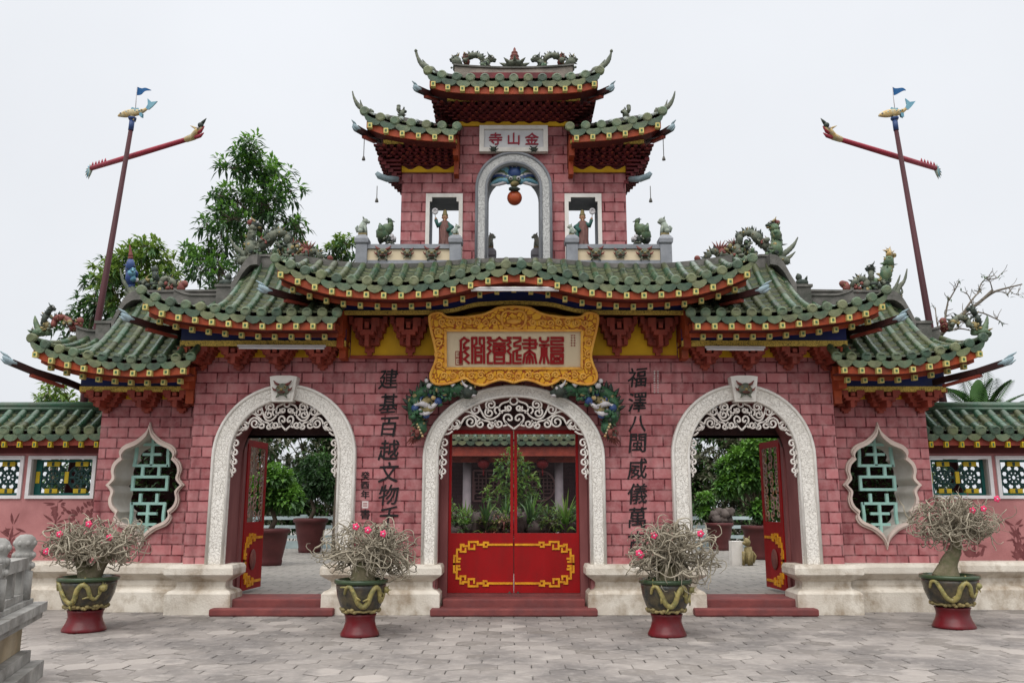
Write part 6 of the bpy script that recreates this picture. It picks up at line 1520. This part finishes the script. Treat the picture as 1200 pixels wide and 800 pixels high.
def rockery(t):
    mb = MB(); rr = random.Random(8)
    for k in range(14): mb.ell((6.15+rr.uniform(-.25,.3),13.4+rr.uniform(-.2,.2),1.05+rr.uniform(0,.18)+(.15 if k < 4 else 0)), (.16,.13,.13), 0, 7, 6, None, .6)
    mb.build('rocks', 'rock', t)
court_pot(6.15,13.4,.40,.80,'low brown pot heaped with rocks behind the right arch',[(-.35,.2,.35,.2),(-.3,.3,.75,.25)],G3,5,extra=rockery)
court_pot(6.1,9.1,.41,.82,'tree with a tiered bright green crown in a brown pot behind the right arch',[(-.5,0,1.15,.38),(.0,.1,1.35,.5),(.5,0,1.2,.4),(-.2,0,1.7,.45),(.35,0,1.65,.4),(.1,-.1,2.0,.4),(.1,-.1,.45,.3),(.45,0,.5,.3),(-.75,0,.95,.25),(-.6,.1,1.5,.3)],G3,6,.15,.085,220)
# small ochre animal figure on a block
an = thing('animal_figure', 'small ochre seated animal figure beside a pale block in the courtyard', 'figure', (5.2,6.9,.2)); mb = MB(); x, y = 5.2, 6.9
mb.box(x-.34,x-.08,y,y+.25,.2,.72,1); mb.tube([(x,y,.22),(x+.03,y,.42),(x+.02,y,.6)], [.12,.11,.08], 8); mb.ell((x,y-.03,.70),(.09,.09,.09),0,8,6,None,.3); mb.ell((x-.07,y-.06,.68),(.05,.05,.04))
for q in (-.06,.06): mb.tube([(x-.04+q,y-.08,.5),(x-.06+q,y-.11,.35),(x-.06+q,y-.11,.21)],[.04,.03,.035],6); mb.cone((x+q*.8,y,.76),(x+q*1.1,y,.84),.025)
mb.tube([(x+.12,y,.25),(x+.18,y,.4),(x+.12,y,.5)],[.03,.03,.02],6); mb.build('figure', ['dragon_ochre','pale_stone'], an)
# pale low railing across the court
for s, side in ((-1,'left'), (1,'right')):
    t = thing('court_railing', f'pale blue-grey low railing across the back of the {side} courtyard', 'railing', (s*6.5,14.5,.2))
    x0, x1 = sorted((s*3.2, s*13)); mb = MB()
    for z in (.55,.85,1.12): mb.box(x0,x1,14.46,14.54,z-.05,z+.05)
    mb.box(x0,x1,14.42,14.58,.2,.42); mb.build('rails', 'rail_pale', t)
    for k in range(7): mb = MB(); xx = x0+.1+(x1-x0-.2)*k/6; mb.box(xx-.09,xx+.09,14.4,14.6,.2,1.22); mb.build('post', 'rail_pale', t)
# tree belt behind the court
rr = random.Random(77)
for i in range(10):
    s = -1 if i < 5 else 1; x = s*(3.4+(i % 5)*2.0); y = 17+rr.uniform(-.6,1.8); cl = []
    for k in range(24): cl.append((rr.uniform(-1.25,1.25), rr.uniform(-.7,.7), rr.uniform(.5,4.3), rr.uniform(.5,.8)))
    lab = ['nearest the hall','second out from the hall','third out from the hall','fourth out from the hall','farthest out from the hall'][i % 5]
    tree('court_tree', f'dull olive tree in the row behind the {"left" if s < 0 else "right"} courtyard railing, {lab}', (x,y,.2), [[(0,0,0,.12),(.1,0,1.2,.09),(0,0,2.6,.05)],[(0,0,.9,.06),(-.6,0,2.2,.03)],[(0,0,1.1,.06),(.6,.1,2.4,.03)]], cl, .26, .10, ['leaf_mid','leaf_olive','leaf_olive'] if i % 2 else ['leaf_mid','leaf_mid','leaf_olive'], 90+i, group='trees behind the courtyard railing', per=230)
for x, lab in ((-7.25,'leafy shrub added behind the window nearest the gate in the left side wall'),(-8.3,'leafy shrub added behind the second window of the left side wall'),(7.25,'leafy shrub added behind the window nearest the gate in the right side wall'),(8.3,'leafy shrub added behind the second window of the right side wall')):  # shrubs added to cut the bright sky seen through the side wall windows
    tree('leafy_shrub', lab, (x,4.2,.2), [[(0,0,0,.06),(0,0,.8,.05),(0,0,1.5,.03)]], [(rr.uniform(-.5,.5),rr.uniform(-.3,.3),rr.uniform(.7,2.3),rr.uniform(.25,.4)) for k in range(9)], .16, .06, ['leaf_dark','leaf_mid','leaf_mid'], int(x*10)+200, cat='shrub', group='shrubs added behind the side wall windows', per=190)
# clipped hedges added behind the side piers as dark backing for their windows
for s, side in ((-1,'left'), (1,'right')):
    t = thing('hedge', f'dark clipped hedge added close behind the {side} vase-shaped window', 'hedge', (s*6.2,3.0,.2)); mb = MB(); rr = random.Random(50+s); x = s*6.35
    for k in range(2600):
        q = Vector((x+rr.uniform(-.95,.95), 2.6+abs(rr.gauss(0,.25)), .3+rr.uniform(0,2.7))); leaf(mb, q, rv(rr)+Vector((0,-.4,.2)), .12, .07, rr.choice((0,0,0,1)), .4)
    mb.build('leaves', ['leaf_dark','leaf_mid'], t); mb = MB(); mb.box(x-.85,x+.85,2.75,3.3,.2,2.8); mb.build('dark_core', 'transom_dark', t)  # solid dark block inside the leaves, put in for the shade behind the window
# main hall beyond the middle doors
hl = thing('main_hall', 'dim temple hall with green tiled eave and lattice windows beyond the middle doors', 'building', (0,12,.2))
HY = 10.6
mb = MB(); mb.box(-3.0,3.0,HY,HY+4,.2,4.3); mb.build('wall', 'hall_brick', hl)
eh = lambda x: 2.98+.12*(abs(x)/3.4)**3; rh = lambda x: 4.9
m1 = roof_mesh(-3.3,3.3,eh,HY-1.7,rh,HY+1.6,sag=.1); m1.build('roof', ['wing_tile','tile_end','dark_red_wood','pan_tile','moss_tile','tile_end_olive','tile_end_dark'], hl)
mb = MB(); mb.box(-3.3,3.3,HY-1.6,HY-1.5,2.72,2.95,0); mb.box(-3.2,3.2,HY-1.3,HY-1.2,2.58,2.72,0); mb.build('beam', ['bracket_red','yellow_wall'], hl)
for s in (-1,1):
    for xx in (1.18,2.7): mb = MB(); mb.lathe((s*xx,HY-1.0,.2), [(.17,0),(.17,.15),(.11,.2),(.11,2.6)], 14); mb.build('column', 'hall_column', hl)
for s in (-1,1):
    mb = MB(); cx, cz, r = s*.72, 2.02, .40; yl = HY-.04
    if s > 0: mb.tube([(cx+r*cos(2*pi*i/28), yl, cz+r*sin(2*pi*i/28)) for i in range(29)], .03, 5)
    else: 
        q = [(cx-r*.85,yl,cz-r),(cx+r*.85,yl,cz-r),(cx+r*.85,yl,cz+r),(cx-r*.85,yl,cz+r),(cx-r*.85,yl,cz-r)]
        for a, b in zip(q, q[1:]): mb.bar(a, b, .05, .05)
    for k in range(-3,4):
        u = k*r/4; hgt = sqrt(max(0,r*r-u*u))
        mb.bar((cx-hgt*.95,yl,cz+u),(cx-.05*(k % 2),yl,cz+u),.028,.03); mb.bar((cx+.06*(k % 2),yl,cz+u),(cx+hgt*.95,yl,cz+u),.028,.03)
        mb.bar((cx+u,yl,cz-hgt*.9*(.4+.6*(k % 2))),(cx+u,yl,cz+hgt*.9*(.5+.5*((k+1) % 2))),.028,.03)
    mb.build('lattice_window', 'hall_lattice', hl)
for s in (-1,1):
    mb = MB(); c = (s*.75,HY-1.3,2.42); mb.lathe(c, [(.05,0),(.13,.05),(.16,.13),(.13,.21),(.05,.26)], 12); mb.tube([(c[0],c[1],c[2]),(c[0],c[1],c[2]-.18)],.02,5); tag(mb.build('red_lantern', 'lamp_red', None, None, c), f'dark red lantern under the hall eave seen through the {"left" if s < 0 else "right"} door leaf', 'lantern', 'lanterns under the hall eave')
# planter with rock work and plants in front of the hall
pl = thing('planter', 'dark brick planter bed in front of the hall behind the middle doors', 'planter', (0,5.4,.2)); mb = MB(); mb.loft_rect(-2.3,2.3,4.6,6.4,[(0,.2),(0,.78),(-.05,.79),(-.05,.86),(.05,.87)],0); mb.build('planter_wall', 'planter_wall', pl)
rr = random.Random(9); rk = MB()
for k in range(44): rk.ell((rr.uniform(-2.1,2.1), rr.uniform(4.85,6.2), .9+rr.uniform(0,.35)), (rr.uniform(.1,.28),.18,rr.uniform(.1,.25)), 0, 8, 6, None, .7)
o_ = rk.build('rockwork', 'rock', None, None, (0,5.5,.86)); o_['kind'] = 'stuff'
PN = [(-1.35,5.0,'spiky green plant at the left edge of the planter'),(-.55,4.9,'low spiky plant left of centre in the planter'),(.35,5.0,'arching spiky plant right of centre in the planter'),(1.05,4.95,'spiky plant toward the right of the planter'),(1.65,5.3,'tall spiky plant at the right edge of the planter'),(-.15,5.4,'tall arching plant in the middle of the planter'),(-1.0,5.5,'upright spiky plant behind on the left of the planter'),(.75,5.6,'upright spiky plant behind on the right of the planter')]
for i, (x, y, lab) in enumerate(PN):
    t = thing('spiky_plant', lab, 'plant', (x,y,.87), 'spiky plants in the hall planter'); mb = MB(); h = rr.uniform(.5,.75)*(1.25 if i in (4,5) else 1)
    for k in range(80):
        a = rr.uniform(0,2*pi); el = rr.uniform(.2,1.45); L_ = h*rr.uniform(.5,1)
        p0 = Vector((x,y,.88+rr.uniform(0,.35))); d = Vector((cos(a)*cos(el), sin(a)*cos(el), sin(el))); sd = d.cross(Vector((0,0,1))).normalized()*.022
        p1 = p0+d*L_*.55; p2 = p0+d*L_+Vector((0,0,-.25*L_*cos(el)))
        mb.add([p0-sd*.8,p0+sd*.8,p1+sd*.9,p1-sd*.9,p2], [(0,1,2,3),(3,2,4)], 0 if k % 3 else 1)
    mb.build('leaves', [('leaf_bright','leaf_light'),('leaf_mid','leaf_light'),('leaf_mid','leaf_bright')][i % 3], t)
for i, (x, y, z, m_, lab) in enumerate(((-1.15,4.95,.5,['leaf_mid','leaf_bright','leaf_light'],'fine-leaved green shrub low at the left of the hall planter'),(-.3,4.85,.38,['dragon_rust','dragon_ochre','leaf_light'],'rust and ochre leaved shrub near the middle of the hall planter'),(.7,4.9,.42,['leaf_mid','leaf_light','leaf_light'],'pale green shrub low at the right of the hall planter'),(1.4,5.0,.55,['leaf_mid','leaf_bright','leaf_bright'],'bright green shrub at the right end of the hall planter'))):
    tree('planter_shrub', lab, (x,y,.87), [[(0,0,0,.03),(0,0,z*.5,.02),(0,0,z*.8,.012)]], [(0,0,z,.24),(-.22,0,z*.75,.2),(.22,0,z*.8,.2),(.05,-.1,z*.5,.2)], .10, .03, m_, 300+i, cat='shrub', group='low shrubs in the hall planter', per=330)
tree('conical_shrub', 'tall conical shrub rising behind the centre stile of the middle doors', (0,6.6,.2), [[(0,0,0,.08),(0,0,1.2,.06),(0,0,2.2,.03)]], [(0,0,2.45,.2),(-.08,0,2.2,.28),(.12,0,2.1,.3),(-.15,0,1.85,.36),(.2,0,1.75,.38),(-.3,0,1.5,.36),(.32,0,1.45,.36),(0,-.1,1.5,.4)], .14, .05, ['leaf_mid','leaf_bright','leaf_light'], 61, cat='shrub', per=330)
for i, (x, lab) in enumerate(((-1.75,'round shrub at the left behind the hall planter'),(1.85,'round shrub at the right behind the hall planter'))):
    tree('round_shrub', lab, (x,6.9,.2), [[(0,0,0,.06),(0,0,.8,.05),(0,0,1.3,.03)]], [(0,0,1.4,.35),(-.25,0,1.2,.3),(.25,0,1.15,.3),(0,0,1.7,.3)], .14, .05, ['leaf_dark','leaf_mid','leaf_bright'], 65+i, cat='shrub', group='round shrubs by the planter', per=300)

# ------------------------------------------------------------------ light, camera
wd = bpy.data.worlds.new("World"); bpy.context.scene.world = wd; wd.use_nodes = True
nt = wd.node_tree; N = nt.nodes; L = nt.links; bg = N['Background']
sky = N.new('ShaderNodeTexSky'); sky.sky_type = 'NISHITA'; sky.sun_disc = False
SUN_EL, SUN_ROT = radians(62), radians(200)
sky.sun_elevation = SUN_EL; sky.sun_rotation = SUN_ROT; sky.air_density = 1.0; sky.dust_density = 6.0
hs = N.new('ShaderNodeHueSaturation'); hs.inputs['Saturation'].default_value = .15; L.new(sky.outputs[0], hs.inputs['Color'])
tc = N.new('ShaderNodeTexCoord'); sp = N.new('ShaderNodeSeparateXYZ'); L.new(tc.outputs['Generated'], sp.inputs[0])
# overcast: an even bright cloud layer, brighter overhead
cr = N.new('ShaderNodeValToRGB'); e = cr.color_ramp.elements
e[0].position = 0; e[0].color = (7.5,7.7,8.1,1); e[1].position = 1; e[1].color = (31,31,31.5,1)
q = e.new(.10); q.color = (7.65,7.9,8.3,1); q = e.new(.54); q.color = (8.2,8.45,8.9,1)
L.new(sp.outputs[2], cr.inputs[0])
nz = N.new('ShaderNodeTexNoise'); nz.inputs['Scale'].default_value = 2.2; nz.inputs['Detail'].default_value = 5; L.new(tc.outputs['Generated'], nz.inputs['Vector'])
mr = N.new('ShaderNodeMapRange'); mr.inputs[1].default_value = .3; mr.inputs[2].default_value = .7; mr.inputs[3].default_value = .955; mr.inputs[4].default_value = 1.035; L.new(nz.outputs['Fac'], mr.inputs[0])
vm = N.new('ShaderNodeVectorMath'); vm.operation = 'SCALE'; L.new(cr.outputs[0], vm.inputs[0]); L.new(mr.outputs[0], vm.inputs['Scale'])
mx = N.new('ShaderNodeMix'); mx.data_type = 'RGBA'; mx.inputs[0].default_value = .88; L.new(hs.outputs[0], mx.inputs[6]); L.new(vm.outputs[0], mx.inputs[7])
L.new(mx.outputs[2], bg.inputs[0]); bg.inputs[1].default_value = .1
sl = bpy.data.lights.new('sun', 'SUN'); sl.energy = 1.5; sl.angle = radians(50); sl.color = (1,.97,.93)
so = bpy.data.objects.new('sun', sl); C.objects.link(so)
d = Vector((.35, 1.0, -1.25)); so.rotation_euler = d.to_track_quat('-Z','Y').to_euler(); so.location = (-4,-14,14)
cam = bpy.data.cameras.new('camera'); co = bpy.data.objects.new('camera', cam); C.objects.link(co)
cam.sensor_width = 36; cam.lens = 30; cam.clip_end = 1000; cam.clip_start = .05
co.location = (CAMX, -CAMD, CAMH); co.rotation_euler = (pi/2+PITCH, 0, 0)
sc = bpy.context.scene; sc.camera = co
sc.view_settings.view_transform = 'Standard'; sc.view_settings.look = 'None'; sc.view_settings.exposure = .2; sc.view_settings.gamma = 1
